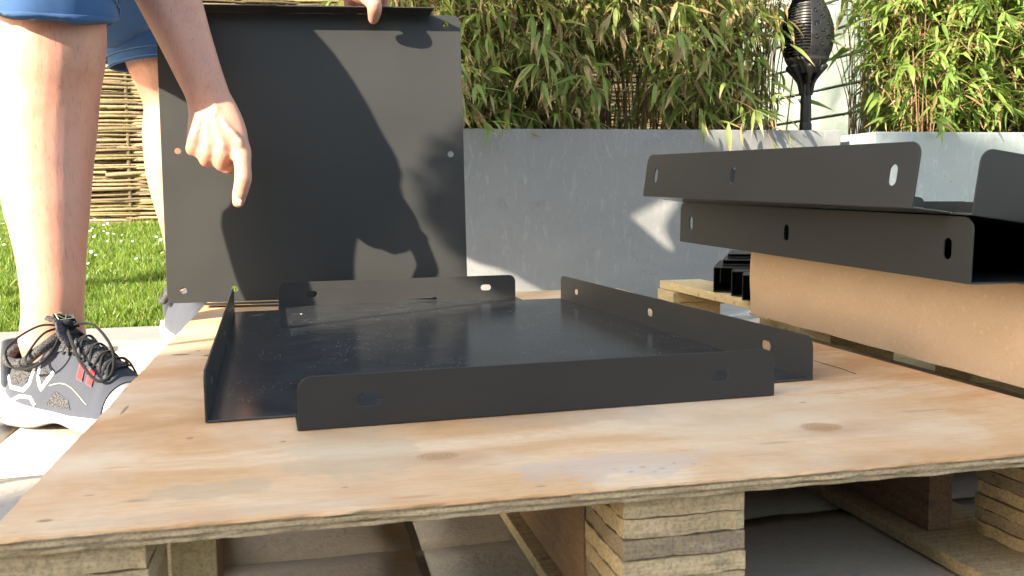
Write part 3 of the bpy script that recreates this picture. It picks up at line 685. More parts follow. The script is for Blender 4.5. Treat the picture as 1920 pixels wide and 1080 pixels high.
# ---------------------------------------------------------------- pine pallet
p2 = empty('pine_pallet', (.755, .62, 0)); tag(p2, 'pale pine slatted pallet behind the first, carrying the box and black channels', 'pallet')
for i, x in enumerate((0, .155, .31, .46)):
    bx('deck_board', (x, 0, -.0165), (x+.095, 1.262, -.0003), M_pine, p2, .0012, .0008)
for y in (.0, .58, 1.17): bx('cross_board', (-.006, y, -.040), (.56, y+.088, -.0168), M_pine, p2, .0012, .0008)
for y in (.0, .58, 1.17):
    for x in (.012, .235, .46): bx('spacer_block', (x, y+.004, -.112), (x+.09, y+.084, -.0403), M_pine, p2, .0012, .0008)
for x in (.008, .23, .455): bx('bottom_board', (x, 0, -.1292), (x+.098, 1.258, -.1123), M_pine, p2, .0012)
# batten lengthened to cover bright ground in the gap beside the box
wb = bx('gap_cover_batten', (.625, .60, -.040), (.672, 1.16, -.014), M_edgeD, None, .001, .001); tag(wb, 'brown batten under the box, lengthened to cover the bright ground in the gap', 'batten')
wb.rotation_euler = (0, 0, 0)
# ---------------------------------------------------------------- black channels
def channel(label, x, y, z, w, h, L, rz, flip=False):
    e = empty('steel_channel', (x, y, z), (0, 0, rz)); tag(e, label, 'steel channel', 'short black steel channels')
    t = .0018
    bx('web', (0, 0, 0), (w, L, t), M_black, e, .0003)
    bx('side', (-t, 0, 0), (0-.0001, L, h), M_black, e, .0003); bx('side', (w+.0001, 0, 0), (w+t, L, h), M_black, e, .0003)
    bx('top_web', (.0001, 0, h-t), (w-.0001, L, h), M_black, e, .0003); bx('light_stop_plate', (.0001, L-t, t+.0001), (w-.0001, L, h-t-.0001), M_black, e, .0003)  # end plate added so the open channel looks dark inside
    return e
channel('farthest left black channel resting on the pine pallet', .752, 1.60, .001, .075, .047, .20, -.5)
channel('middle black channel end between the other two on the pine board', .752, 1.525, .001, .07, .045, .09, -.5)
channel('nearest black channel with bright rim touching the cardboard box corner', .738, 1.455, .001, .075, .044, .08, -.5)
channel('black channel lying on top of the lower row beside the box', .785, 1.63, .0495, .075, .010, .15, -.5)
channel('topmost thin black channel piece of the pile by the wall', .81, 1.66, .061, .07, .008, .12, -.5)
exec_person = True
# ---------------------------------------------------------------- person
person = empty('person', (-.5, 1.75, GZ)); tag(person, 'man in blue shorts bending over the tray, pointing down and gripping the upright panel', 'person')
def L2(p): return Vector(p)-person.location
body = bmesh.new()
def limb(P, rad, seg=20, n=6, upv=None): tube(body, [L2(p) for p in P], rad, seg, n, upv)
# right leg (nearer camera)
rleg = [cp(99, 640, 1.320), cp(99, 590, 1.310), cp(99, 545, 1.305), cp(96, 480, 1.305), cp(90, 400, 1.310), cp(84, 320, 1.320), cp(85, 240, 1.325), cp(92, 165, 1.320), cp(98, 90, 1.310), cp(92, 10, 1.320), cp(60, -120, 1.380), Vector((-.52, 1.68, .72))]
limb(rleg, [.045, .041, .042, .046, .055, .064, .069, .068, .071, .074, .085, .095], 28)
knee = rleg[8]; 
limb([rleg[5]+Vector((-.02, .03, .06)), rleg[4]+Vector((-.012, .02, 0)), rleg[3]], [.05, .05, .03])                 # calf
# left leg (behind the panel)
lleg = [cp(353, 600, 2.08), cp(352, 540, 2.06), cp(345, 440, 2.03), cp(328, 330, 2.0), cp(322, 250, 1.99), cp(318, 190, 1.98), cp(292, 110, 1.96), cp(262, 20, 1.95), Vector((-.50, 1.93, .72))]
limb(lleg, [.034, .038, .045, .058, .060, .055, .062, .070, .09], 24)
# pelvis, torso, neck, head
hip = Vector((-.54, 1.80, .73)); chest = Vector((-.40, 1.70, 1.05)); neck = Vector((-.22, 1.64, 1.17)); 
limb([hip+Vector((-.03, .02, -.06)), hip, hip.lerp(chest, .5), chest, neck+Vector((-.06, .02, -.02))], [(.14, .11), (.17, .13), (.15, .12), (.175, .13), (.12, .10)], 28, 5, upv=(1, 0, -.4))
head = Vector((-.06, 1.60, 1.22))
limb([neck-Vector((.05, 0, .03)), neck, head], [.06, .055, .055], 18, 4)
limb([head+Vector((-.03, 0, .05)), head+Vector((.02, 0, .02)), head+Vector((.055, 0, -.04)), head+Vector((.07, 0, -.085))], [.075, .088, .078, .05], 24, 5)
limb([head+Vector((.135, 0, -.0)), head+Vector((.155, 0, -.03))], [.010, .014], 10, 3)                              # nose
for sy in (-1, 1): limb([head+Vector((0.0, .082*sy, .0)), head+Vector((.01, .088*sy, -.03))], [(.006, .018), (.005, .012)], 10, 3)
# right arm
shR = Vector((-.42, 1.42, 1.02)); elb = cp(262, -150, 1.4650)
wr = cp(389, 178, 1.4200); fore = [elb, cp(290, -60, 1.4550), cp(322, 10, 1.4450), cp(346, 70, 1.4350), cp(370, 130, 1.4250), cp(387, 172, 1.4200), cp(396, 205, 1.4200)]
cdir = tuple(-fw)
limb([chest+Vector((.02, -.12, .02)), shR, shR.lerp(elb, .5), elb], [.075, .062, .052, .046], 22, 5)
limb(fore, [(.044, .040), (.049, .042), (.047, .041), (.041, .036), (.036, .028), (.0335, .0235), (.036, .022)], 26, 6, upv=cdir)
# right hand: palm slab + fist fingers + pointing index
Pm = [cp(394, 190, 1.4200), cp(400, 215, 1.4150), cp(405, 243, 1.4110), cp(408, 268, 1.4090), cp(408, 285, 1.4110)]
limb(Pm, [(.034, .0215), (.040, .022), (.0455, .022), (.0475, .021), (.044, .017)], 28, 6, upv=cdir)
K = {'pinky': (366, 268), 'ring': (391, 280), 'mid': (419, 283), 'index': (450, 276)}
for nm, r_, tip in (('pinky', .0105, (361, 287)), ('ring', .0122, (388, 306)), ('mid', .0125, (416, 313))):
    kx, ky = K[nm]; k0 = cp(kx, ky-14, 1.4110); k1 = cp(tip[0], tip[1]-7, 1.4130)
    limb([k0, cp(kx-1, ky+2, 1.4000), k1, k1+fw*.022+up*.004], [r_*.95, r_*1.1, r_*1.05, r_*.95], 14, 5)
    limb([k1+fw*.012, k1+fw*.036+up*.012, k1+fw*.034+up*.032], [r_*.9, r_*.85, r_*.7], 12, 4)
limb([cp(447, 262, 1.4150), cp(453, 285, 1.4050), cp(455, 310, 1.3970), cp(456, 334, 1.3930), cp(453, 350, 1.3950), cp(449, 366, 1.3970), cp(446.5, 379, 1.4000)], [.0135, .0150, .0130, .0132, .0122, .0113, .0095], 18, 6)
limb([cp(438, 262, 1.4350), cp(440, 290, 1.4400), cp(431, 312, 1.4330), cp(427, 316, 1.4170)], [.015, .014, .0115, .0095], 14, 5)   # thumb tucked behind
# tendons and knuckle bumps on the back of the hand
for nm, off in (('pinky', .5), ('ring', .7), ('mid', .85), ('index', .8)):
    kx, ky = K[nm]
    limb([cp(392+(kx-405)*.22, 195, 1.4000), cp(396+(kx-405)*.6, 232, 1.3905), cp(kx, ky-12, 1.3910)], [.0026, .0032, .0048], 8, 5)
    limb([cp(kx-1, ky-8, 1.3925), cp(kx+1, ky-2, 1.3945)], [.0078, .0075], 10, 2)
limb([cp(432, 190, 1.4170), cp(441, 215, 1.4070), cp(448, 245, 1.4010)], [.004, .0055, .004], 8, 4)
limb([cp(374, 176, 1.4070), cp(371, 186, 1.4040)], [.008, .007], 10, 3)   # wrist bone
limb([cp(398, 185, 1.3970), cp(406, 205, 1.3925), cp(401, 225, 1.3900), cp(412, 250, 1.3890)], [.0018, .0022, .002, .0018], 6, 4)
# left arm and hand gripping the panel top
shL = Vector((-.34, 1.92, 1.05)); elL = Vector((-.02, 1.83, .86)); wrL = cp(700, -62, 1.69)
limb([chest+Vector((.02, .12, .02)), shL, shL.lerp(elL, .5), elL], [.075, .06, .05, .045], 20, 5)
limb([elL, elL.lerp(wrL, .5), wrL], [.045, .038, .030], 20, 5)
limb([wrL, cp(690, -30, 1.685), cp(683, -8, 1.672)], [(.03, .02), (.04, .019), (.036, .016)], 20, 5, upv=cdir)
limb([cp(676, -20, 1.66), cp(690, -6, 1.60), cp(701, 6, 1.575), cp(702, 22, 1.585), cp(700, 36, 1.600)], [.015, .0155, .0135, .0125, .0095], 16, 5)   # thumb over the flange
for i, dx in enumerate((-34, -12, 10, 30)):
    limb([cp(690+dx*.8, -14, 1.685), cp(690+dx, -2, 1.705), cp(690+dx, 20, 1.712), cp(690+dx, 50, 1.706)], [.012, .0115, .0105, .009], 12, 4)
bo = mk('body', body, M_skin, person, True)
rm = bo.modifiers.new('r', 'REMESH'); rm.mode = 'VOXEL'; rm.voxel_size = .0028; rm.use_smooth_shade = True
sm = bo.modifiers.new('s', 'SMOOTH'); sm.factor = .6; sm.iterations = 7
dg = bpy.context.evaluated_depsgraph_get(); me = bpy.data.meshes.new_from_object(bo.evaluated_get(dg)); old = bo.data
bo.modifiers.clear(); bo.data = me; bpy.data.meshes.remove(old)
me.polygons.foreach_set('use_smooth', [True]*len(me.polygons))
if not me.materials: me.materials.append(M_skin)
bm = bmesh.new(); tube(bm, [L2(cp(447.5, 374, 1.383)), L2(cp(446.5, 383, 1.391))], [(.0062, .0016), (.0058, .0016)], 10, 3, upv=cdir); mk('fingernail', bm, simple('nail', (.68, .42, .34), .3), person, True)
# leg hair
random.seed(9); hb = []; 
for cl, rad_, cnt in ((rleg, (.043, .073), 1500), (fore, (.038, .048), 500)):
    cc = catmull(cl[2:9] if cl is rleg else cl[1:6], 10); V_ = []
    for _ in range(cnt):
        i = random.randrange(len(cc)); p = cc[i]; hb.append(p)
# shorts
sh = bmesh.new()
def shell(P, rad, seg=40, n=5, upv=None, seed=0, amp=.004):
    pts_ = catmull([L2(p) for p in P], n); rs = catmull([Vector((q[0], q[1], 0)) if isinstance(q, tuple) else Vector((q, q, 0)) for q in rad], n); rings = []; u_ = Vector(upv)
    for i, p in enumerate(pts_):
        t = (pts_[min(i+1, len(pts_)-1)]-pts_[max(i-1, 0)]).normalized(); v = (u_-t*u_.dot(t)).normalized(); s = t.cross(v)
        rings.append([sh.verts.new(p+(s*math.cos(a)*rs[i].x+v*math.sin(a)*rs[i].y)*(1+amp*10*noise.noise((math.cos(a)*2.2, math.sin(a)*2.2, i*.10+seed))+.018*math.sin(a*5+i*.1)+.010*math.sin(a*9+i*.35+seed))) for a in [2*math.pi*k/seg for k in range(seg)]])
    for a, b_ in zip(rings, rings[1:]):
        for k in range(seg): sh.faces.new((a[k], a[(k+1) % seg], b_[(k+1) % seg], b_[k]))
    return rings
tr = (rleg[9]-rleg[8]).normalized()
r1 = shell([cp(95, 26, 1.298), cp(90, -10, 1.30), cp(60, -120, 1.36), Vector((-.52, 1.70, .72)), hip+Vector((-.01, -.03, .06))], [(.090, .092), (.092, .094), (.118, .118), (.165, .165), (.18, .17)], upv=cdir, seed=1)
r2 = shell([cp(292, 122, 1.965), cp(284, 80, 1.96), cp(262, 10, 1.95), Vector((-.50, 1.92, .70)), hip+Vector((-.01, .06, .06))], [(.092, .088), (.094, .09), (.115, .115), (.165, .165), (.18, .17)], upv=cdir, seed=2)
so_ = mk('shorts', sh, M_short, person, True); s_ = so_.modifiers.new('s', 'SOLIDIFY'); s_.thickness = .0022; s_.offset = 1
for rg, c_ in ((catmull([cp(95, 26, 1.298), cp(90, -10, 1.30)], 6), .0935), (catmull([cp(292, 122, 1.965), cp(284, 80, 1.96)], 6), .0945)):
    for frac in (1, 3):
        p0 = L2(rg[frac]); t = (rg[-1]-rg[0]).normalized(); v = (Vector(cdir)-t*Vector(cdir).dot(t)).normalized(); s = t.cross(v); seed_ = 1 if c_ < .09 else 2
        bm = bmesh.new(); i_ = frac*5/6
        tube(bm, [p0+(s*math.cos(a)*c_+v*math.sin(a)*c_*(1 if seed_ == 1 else .96))*(1+.04*noise.noise((math.cos(a)*2.2, math.sin(a)*2.2, i_*.10+seed_))+.018*math.sin(a*5+i_*.1)) for a in [2*math.pi*k/40 for k in range(41)]], [.0013]*41, 5, 1, cap=False); mk('hem_seam', bm, M_seam, so_, True)
# shirt, hair
sh = bmesh.new(); shell([hip+Vector((-.01, 0, .02)), hip.lerp(chest, .5), chest, neck+Vector((-.05, .01, -.01))], [(.185, .145), (.168, .138), (.195, .15), (.10, .09)], upv=(1, 0, -.4), seed=4)
shell([chest+Vector((.0, -.10, .04)), shR, shR.lerp(elb, .55)], [.09, .08, .07], upv=cdir, seed=5); shell([chest+Vector((.0, .10, .04)), shL, shL.lerp(elL, .55)], [.09, .078, .068], upv=cdir, seed=6)
mk('shirt', sh, M_shirt, person, True).modifiers.new('s', 'SOLIDIFY').thickness = .002
bm = bmesh.new(); tube(bm, [L2(head+Vector((-.06, 0, .03))), L2(head+Vector((-.02, 0, .055))), L2(head+Vector((.04, 0, .03)))], [.082, .095, .088], 20, 4)
for v in bm.verts: v.co += Vector((noise.noise(v.co*40), noise.noise(v.co*40+Vector((5, 0, 0))), noise.noise(v.co*40+Vector((0, 5, 0)))))*.006
mk('hair', bm, M_hair, person, True)
for sy in (-1, 1):
    e_ = head+Vector((.128, .032*sy, -.004)); bm = bmesh.new(); bmesh.ops.create_uvsphere(bm, u_segments=14, v_segments=10, radius=.0115); bmesh.ops.translate(bm, verts=bm.verts, vec=L2(e_-Vector((.012, 0, 0)))); mk('eye', bm, M_white, person, True)
    bm = bmesh.new(); bmesh.ops.create_uvsphere(bm, u_segments=10, v_segments=8, radius=.0052); bmesh.ops.translate(bm, verts=bm.verts, vec=L2(e_-Vector((.0045, 0, .001)))); mk('iris', bm, M_hair, person, True)
    tubeobj('eyebrow', [L2(head+Vector((.112, .014*sy, .022))), L2(head+Vector((.118, .032*sy, .026))), L2(head+Vector((.100, .052*sy, .020)))], .0032, M_hair, person, 6, 3)
tubeobj('lips', [L2(head+Vector((.120, -.022, -.062))), L2(head+Vector((.132, 0, -.060))), L2(head+Vector((.120, .022, -.062)))], [.003, .005, .003], simple('lip_skin', (.45, .16, .13), .5), person, 8, 4)
# shoes ------------------------------------------------------------
def shoe(org, ang, detail=True, sc_=1.0):
    root = empty('shoe', (0, 0, 0)); root.parent = person; root.location = L2(org); root.rotation_euler = (0, 0, ang); root.scale = (sc_,)*3
    # stations: x, half width, top height, y centre
    ST = [(.0, .016, .070, 0), (.008, .026, .093, 0), (.03, .034, .100, 0), (.06, .0375, .104, 0), (.09, .039, .122, 0), (.12, .040, .130, .002), (.145, .042, .128, .002), (.17, .045, .114, .003), (.20, .048, .096, .004), (.23, .0475, .078, .006), (.26, .041, .062, .008), (.285, .028, .046, .010), (.300, .010, .036, .011)]
    xs = [s[0] for s in ST]
    def st(x):
        x = max(0, min(.3, x))
        for a, b_ in zip(ST, ST[1:]):
            if x <= b_[0]: t = (x-a[0])/(b_[0]-a[0]); t = t*t*(3-2*t)*.5+t*.5; return [a[k]+(b_[k]-a[k])*t for k in range(1, 4)]
        return list(ST[-1][1:])
    def S(x, a, off=0):
        """a: 0 lateral bottom .. pi medial bottom"""
        w, h, yc = st(x); zb = .018; pw = .62
        cx, sx = math.cos(a), math.sin(a); narrow = 1-.42*max(0, sx)**1.4*(1 if x < .2 else .6)
        y = -math.copysign(abs(cx)**pw, cx)*(w+off)*narrow; z = zb+abs(sx)**.9*(h-zb+off); return Vector((x, y+yc, z))
    bm = bmesh.new(); N = 44; MM = 26; rg = []
    for i in range(N+1):
        x = .3*i/N; rg.append([bm.verts.new(S(x, math.pi*k/MM)) for k in range(MM+1)])
    for a, b_ in zip(rg, rg[1:]):
        for k in range(MM): bm.faces.new((a[k], a[k+1], b_[k+1], b_[k]))
    bm.faces.new([v for v in rg[0]]); bm.faces.new([v for v in rg[-1]][::-1]); bmesh.ops.recalc_face_normals(bm, faces=bm.faces)
    mk('upper', bm, M_shoe, root, True)
    # midsole / outsole
    def solep(name, z0f, z1f, grow, mat, x0=-.006, x1=.306):
        bm = bmesh.new(); ra = []; NN = 40; outl = []
        for i in range(NN+1):
            x = .3*i/NN; w, h, yc = st(x); w = max(w, .012)*1.0+grow; outl.append((x0+(x1-x0)*i/NN, -w+yc, yc+w))
        L = [(x, a) for x, a, b_ in outl]+[(x, b_) for x, a, b_ in outl[::-1]]
        tp = [bm.verts.new((x, y, z1f(x))) for x, y in L]; mid = [bm.verts.new((x, y*1.03, (z0f(x)+z1f(x))/2)) for x, y in L]; bt = [bm.verts.new((x, y*.95, z0f(x))) for x, y in L]; n_ = len(L)
        for A, B in ((tp, mid), (mid, bt)):
            for i in range(n_): bm.faces.new((A[i], B[i], B[(i+1) % n_], A[(i+1) % n_]))
        bm.faces.new(tp); bm.faces.new(bt[::-1]); bmesh.ops.triangulate(bm, faces=[f for f in bm.faces if len(f.verts) > 4]); bmesh.ops.recalc_face_normals(bm, faces=bm.faces)
        return mk(name, bm, mat, root, True)
    arch = lambda x: .010*math.exp(-((x-.125)/.035)**2); toe = lambda x: max(0, (x-.24)/.06)**2*.014
    solep('midsole', lambda x: .007+arch(x)+toe(x)+max(0, (.03-x)/.03)*.006, lambda x: .036-.010*min(1, max(0, (x-.05)/.1))+.012*math.exp(-((x-.0)/.03)**2)+toe(x)*.6, .004, M_sole)
    solep('outsole', lambda x: .0005+arch(x)*1.2+toe(x), lambda x: .0075+arch(x)+toe(x), .0015, M_out if detail else M_sole)
    bm = bmesh.new()   # collar
    tube(bm, [Vector((.012, .0, .112)), Vector((.03, -.033, .100)), Vector((.065, -.038, .098)), Vector((.098, -.036, .118)), Vector((.108, 0, .136)), Vector((.098, .036, .118)), Vector((.065, .038, .098)), Vector((.03, .033, .100)), Vector((.012, .0, .112))], [.0075]*9, 10, 5, cap=False); mk('collar', bm, M_mesh, root, True)
    bm = bmesh.new(); tube(bm, [(.004, 0, .06), (.006, 0, .10), (.0, 0, .122)], [(.024, .010), (.024, .009), (.016, .005)], 14, 5, upv=(1, 0, 0)); mk('heel_counter', bm, M_shoe, root, True)
    def lat(x, z, off=.0012):   # point on the lateral side at height z
        lo, hi = .02, 1.45
        for _ in range(22):
            m_ = (lo+hi)/2
            if S(x, m_).z < z: lo = m_
            else: hi = m_
        return S(x, lo, off)
    def ribbon(name, pts_, w, mat, off=.0015, n=5):
        bm = bmesh.new(); q = [Vector((pts_[i][0]*(1-t/4)+pts_[i+1][0]*t/4, pts_[i][1]*(1-t/4)+pts_[i+1][1]*t/4, 0)) for i in range(len(pts_)-1) for t in range(4)]+[Vector((*pts_[-1], 0))]; prev = None
        for i, p in enumerate(q):
            t = (q[min(i+1, len(q)-1)]-q[max(i-1, 0)]).normalized(); nn = Vector((-t.y, t.x, 0))*w/2
            row = [bm.verts.new(lat(p.x+nn.x*k_, p.y+nn.y*k_, o_)) for k_, o_ in ((-1, 0), (-.8, off), (.8, off), (1, 0))]
            if prev:
                for k_ in range(3): bm.faces.new((prev[k_], prev[k_+1], row[k_+1], row[k_]))
            prev = row
        return mk(name, bm, mat, root, True)
    def patch(name, poly, mat, off=.0012):
        bm = bmesh.new(); cx = sum(p[0] for p in poly)/len(poly); cz = sum(p[1] for p in poly)/len(poly); c_ = bm.verts.new(lat(cx, cz, off*1.3)); rings_ = []
        for f_ in (1, .66, .33): 
            q = []
            for i in range(len(poly)):
                for s_ in range(4):
                    a, b_ = poly[i], poly[(i+1) % len(poly)]; x = a[0]+(b_[0]-a[0])*s_/4; z = a[1]+(b_[1]-a[1])*s_/4; q.append(bm.verts.new(lat(cx+(x-cx)*f_, cz+(z-cz)*f_, off if f_ < 1 else off*.8)))
            rings_.append(q)
        for A, B in zip(rings_, rings_[1:]):
            for i in range(len(A)): bm.faces.new((A[i], A[(i+1) % len(A)], B[(i+1) % len(A)], B[i]))
        for i in range(len(rings_[-1])): bm.faces.new((rings_[-1][i], rings_[-1][(i+1) % len(rings_[-1])], c_))
        return mk(name, bm, mat, root, True)
    if not detail: return root
    patch('mesh_window', [(.020, .062), (.060, .064), (.064, .082), (.026, .086)], M_mesh); patch('mesh_window', [(.093, .066), (.108, .080), (.092, .092)], M_mesh); patch('mesh_window', [(.105, .038), (.155, .035), (.150, .048), (.122, .060)], M_mesh)
    ribbon('side_stripe', [(.010, .072), (.026, .058), (.056, .056), (.067, .066), (.071, .090)], .0058, M_white)
    ribbon('side_stripe', [(.082, .098), (.084, .078), (.094, .060), (.114, .086)], .0058, M_white)
    ribbon('side_stripe', [(.034, .040), (.050, .047), (.074, .047), (.085, .036)], .0050, M_white)
    # silver toe cap
    bm = bmesh.new(); rg = []
    for i in range(15):
        t = i/14; row = []
        for k in range(MM+1):
            a = math.pi*k/MM; x = (.215+.030*(1-abs(math.cos(a)))) + t*(.3-(.215+.030*(1-abs(math.cos(a))))); row.append(bm.verts.new(S(x, a, .0016)))
        rg.append(row)
    for a, b_ in zip(rg, rg[1:]):
        for k in range(MM): bm.faces.new((a[k], a[k+1], b_[k+1], b_[k]))
    mk('toe_cap', bm, M_toe, root, True)
    for aa in (.0028,):
        tube_p = [S(.215+.030*(1-abs(math.cos(math.pi*k/30))), math.pi*k/30, .0022) for k in range(1, 30)]; tubeobj('toe_seam', tube_p, .0009, M_lace, root, 5, 1)
    # tongue and vamp mesh
    bm = bmesh.new(); rg = []
    for i in range(16):
        x = .098+.115*i/15; w_ = .030-.006*i/15; row = []
        for k in range(11):
            a = math.pi/2+(k-5)/5*.62*(1-.2*i/15); row.append(bm.verts.new(S(x, a, .0035+.002*math.sin(math.pi*k/10))))
        rg.append(row)
    for a, b_ in zip(rg, rg[1:]):
        for k in range(10): bm.faces.new((a[k], a[k+1], b_[k+1], b_[k]))
    mk('vamp_mesh', bm, M_mesh, root, True)
    bm = bmesh.new(); tube(bm, [(.135, .002, .122), (.118, .001, .140), (.104, 0, .158), (.098, 0, .166)], [(.030, .005), (.030, .006), (.027, .006), (.020, .004)], 18, 5, upv=(-.5, 0, .8)); tg = mk('tongue', bm, M_mesh, root, True)
    # woven tongue badge: plain geometric lines
    def tq(u, v_): return Vector((.1105-.012*v_, u*.020, .1595+.0145*v_))
    bm = bmesh.new(); q = [bm.verts.new(tq(u, v_)+Vector((.0016, 0, .0022))) for u, v_ in ((-.8, -1), (.8, -1), (.8, .5), (-.8, .5))]; bm.faces.new(q); bmesh.ops.solidify(bm, geom=bm.faces[:], thickness=.001); mk('tongue_badge', bm, M_lace, root)
    bm = bmesh.new()
    for (a_, b_) in (((-.7, -.2), (.7, -.2)), ((-.7, -.2), (-.7, .4)), ((-.7, .4), (.7, .4)), ((.7, .4), (.7, -.2)), ((-.7, .4), (-.1, -.2)), ((-.1, -.2), (.3, .4)), ((.3, .4), (.7, -.2)), ((-.5, -.6), (-.2, -.6)), ((-.1, -.6), (.15, -.6)), ((.25, -.6), (.5, -.6))):
        tube(bm, [tq(*a_)+Vector((.003, 0, .004)), tq(*b_)+Vector((.003, 0, .004))], [.0007, .0007], 4, 1, sharp=True)
    mk('badge_lines', bm, M_cream, root)
    # laces
    ey = [(.125, .62), (.145, .60), (.163, .60), (.181, .60), (.198, .62)]
    for i, (x, dv) in enumerate(ey):
        a1, a2 = math.pi/2-dv, math.pi/2+dv
        for s0, s1 in ((x, x+.012), (x+.012, x)):
            tubeobj('lace', [S(s0, a1+.0, .001), S((s0*2+s1)/3, a1+.35, .008), S((s0+s1)/2, math.pi/2, .0115), S((s0+s1*2)/3, a2-.35, .008), S(s1, a2, .001)], [(.0025, .0015)]*5, M_lace, root, 8, 5)
    for x in (.163, .181): 
        bm = bmesh.new(); p = [S(x-.004, math.pi/2-.66, .0022), S(x+.006, math.pi/2-.66, .0022)]; pq = [S(x-.002, math.pi/2-.98, .003), S(x+.008, math.pi/2-.98, .003)]
        f_ = bm.faces.new([bm.verts.new(v) for v in (p[0], p[1], pq[1], pq[0])]); bmesh.ops.solidify(bm, geom=bm.faces[:], thickness=-.003); mk('lace_loop', bm, M_red, root, bevel=.0008)
    kn = Vector((.120, -.006, .150))
    bm = bmesh.new(); tube(bm, [kn+Vector((-.006, -.006, 0)), kn+Vector((0, 0, .004)), kn+Vector((.004, .009, 0))], [.0055, .0068, .0055], 10, 4); mk('lace_knot', bm, M_lace, root, True)
    for P in ([kn, kn+Vector((-.02, -.03, .004)), kn+Vector((-.055, -.055, -.025)), kn+Vector((-.05, -.052, -.055)), kn+Vector((-.012, -.048, -.052)), kn+Vector((.01, -.035, -.03)), kn+Vector((.0, -.008, -.004))],
              [kn, kn+Vector((.03, .02, .002)), kn+Vector((.075, .01, -.03)), kn+Vector((.095, -.012, -.062)), kn+Vector((.085, -.030, -.070)), kn+Vector((.05, -.025, -.045)), kn+Vector((.02, -.012, -.014)), kn],
              [kn, kn+Vector((-.02, -.022, -.008)), kn+Vector((-.03, -.045, -.038)), kn+Vector((-.02, -.053, -.048))],
              [kn, kn+Vector((.012, .018, .004)), kn+Vector((.028, .026, .0))]):
        tubeobj('lace', P, [(.0025, .0017)]*len(P), M_lace, root, 8, 6)
    tubeobj('stitching', [lat(.11+.004*k, .066-.0008*k+.01*math.sin(k*.2), .001) for k in range(20)], .0005, M_cream, root, 4, 1)
    return root
shoe(Vector((-.415, 1.435, GZ+.001)), math.atan2(-.165, .245), True, .94)
shoe(Vector((-.295, 2.20, GZ+.001)), -1.15, False, .98)
# ---------------------------------------------------------------- off to the side: house, and plants added to cast shade
hs = empty('house', (-7.5, -1.2, GZ)); tag(hs, 'cream rendered house behind the viewer at left, casting shade over the patio', 'house')
hs.rotation_euler = (0, 0, 0)
def part(n_, lo, hi, mat, root): return bx(n_, tuple(Vector(lo)-root.location), tuple(Vector(hi)-root.location), mat, root, .004)
hw = empty('house', (-6.3, 1.07-.668*5.96, GZ), (0, 0, R(42))); tag(hw, 'tall cream gable wing of the house at left, its corner edge setting the shade line', 'house wing')
bx('wall', (-4, -7, 0), (0, 0, 4.6), M_render, hw, .004); bx('roof', (-4.2, -7.1, 4.601), (.06, .0, 4.75), M_roof, hw, .004)
hs.location.y -= 4
part('wall', (-5.6, -13, GZ), (6, -8.2, 3.2), M_render, hs)
part('roof', (-5.6, -13.3, 3.21), (6.3, -7.9, 3.36), M_roof, hs)
for (xa, xb) in ((-4.5, -3.1), (-1.6, 1.2), (2.6, 4.2)):
    w = part('window_frame', (xa, -8.195, .75 if xa != -1.6 else GZ+.05), (xb, -8.15, 2.2), M_frame, hs)
    bm = bmesh.new(); lo = Vector((xa+.07, -8.148, (.82 if xa != -1.6 else GZ+.12)))-hs.location; hi = Vector((xb-.07, -8.143, 2.13))-hs.location; box(bm, lo, hi); mk('pane', bm, M_glass, w)

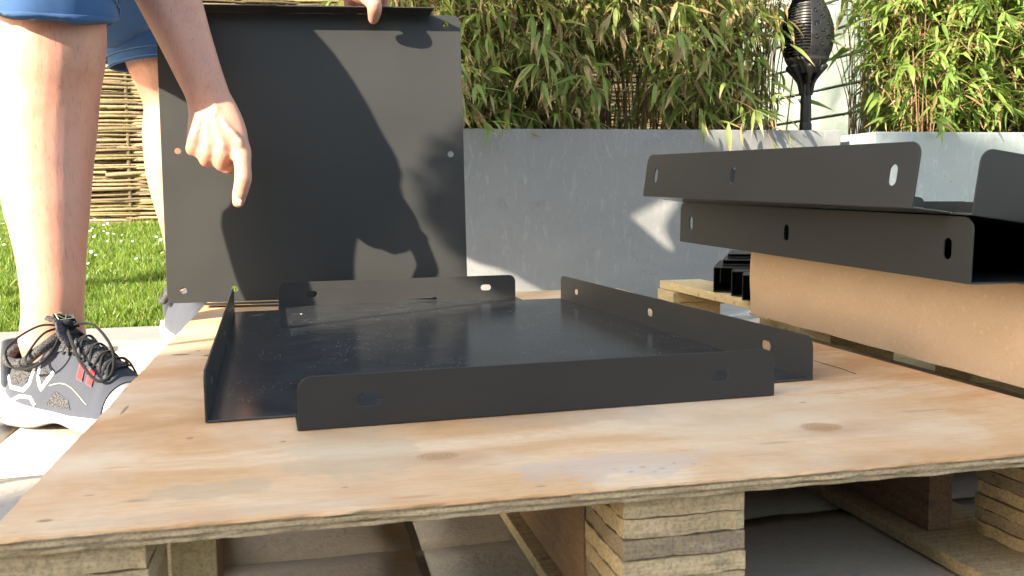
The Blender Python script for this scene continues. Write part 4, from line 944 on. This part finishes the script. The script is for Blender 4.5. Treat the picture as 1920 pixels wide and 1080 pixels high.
tree = empty('shade_tree', (-4.5, .5, GZ)); tag(tree, 'unseen leafy tree added at the far left to shade shed, bamboo and planter wall', 'tree')  # tree added out of view, crown shaped to shade the background
tubeobj('trunk', [(0, 0, 0), (.04, .02, 1.4), (-.03, .0, 2.9), (.02, .1, 4.4)], [.07, .055, .045, .02], M_trunk, tree, 10, 5)
bm = bmesh.new(); random.seed(21); ctr = []
for q in range(26):
    c = Vector((random.uniform(-.8, .8), random.uniform(-1.8, 1.3), random.uniform(3.05, 5.0))); ctr.append(c)
    tube(bm, [(0, 0, random.uniform(2.3, 3.6)), c*.5+Vector((0, 0, 1.5)), c], [.022, .014, .006], 5, 3)
mk('branches', bm, M_trunk, tree, True)
Vs = []; Us = []; Fs = []; base = 0
for q in range(4600):
    c = random.choice(ctr); p = c+Vector((random.gauss(0, .26), random.gauss(0, .26), random.gauss(0, .22))); V, U, Fq = LEAF[random.choice((0, 1, 2))]
    A = np.array(Matrix.Translation(p)@Euler((random.uniform(-2, 2), random.uniform(-.5, 1.3), random.uniform(0, 6.3))).to_matrix().to_4x4()@Matrix.Diagonal((1, 3, 1, 1)))
    Vs.append(V@A[:3, :3].T+A[:3, 3]); Us.append(np.stack([np.full(len(U), random.random()), U], 1)); Fs.append(Fq+base); base += len(V)
npmesh('crown', np.concatenate(Vs), np.concatenate(Fs), M_shrub, tree, uv=np.concatenate(Us), smooth=True)['kind'] = 'stuff'

top_ = empty('shade_ball_plant', (-1.37, .434, GZ)); tag(top_, 'unseen ball plant added left of the viewer to cast a round shadow on the upright sheet', 'added shade plant')  # plant added out of view to shade the sheet's right side
bm = bmesh.new(); lathe(bm, [(0, .001), (0, .13), (.30, .17), (.30, .155), (.27, .15), (.27, .001)]); mk('pot', bm, M_black, top_, True)
tubeobj('stem', [(0, 0, .25), (.004, .003, .7), (0, 0, 1.2)], .011, M_trunk, top_, 8, 3)
Vs = []; Us = []; Fs = []; base = 0; random.seed(4)
for q in range(2600):
    d = Vector((random.gauss(0, 1), random.gauss(0, 1), random.gauss(0, 1))).normalized(); p = d*(.15*(1-.25*random.random()**2))*(1+.12*noise.noise(d*2.5)); p.z = p.z*1.08+1.215; V, U, Fq = LEAF[3]
    A = np.array(Matrix.Translation(p)@d.to_track_quat('Z', 'Y').to_matrix().to_4x4()@Euler((random.uniform(-.6, .6), random.uniform(-.7, .3), random.uniform(0, 6.3))).to_matrix().to_4x4()@Matrix.Diagonal((.3, 1.1, .3, 1)))
    Vs.append(V@A[:3, :3].T+A[:3, 3]); Us.append(np.stack([np.full(len(U), random.random()), U], 1)); Fs.append(Fq+base); base += len(V)
npmesh('foliage', np.concatenate(Vs), np.concatenate(Fs), M_shrub, top_, uv=np.concatenate(Us), smooth=True)['kind'] = 'stuff'
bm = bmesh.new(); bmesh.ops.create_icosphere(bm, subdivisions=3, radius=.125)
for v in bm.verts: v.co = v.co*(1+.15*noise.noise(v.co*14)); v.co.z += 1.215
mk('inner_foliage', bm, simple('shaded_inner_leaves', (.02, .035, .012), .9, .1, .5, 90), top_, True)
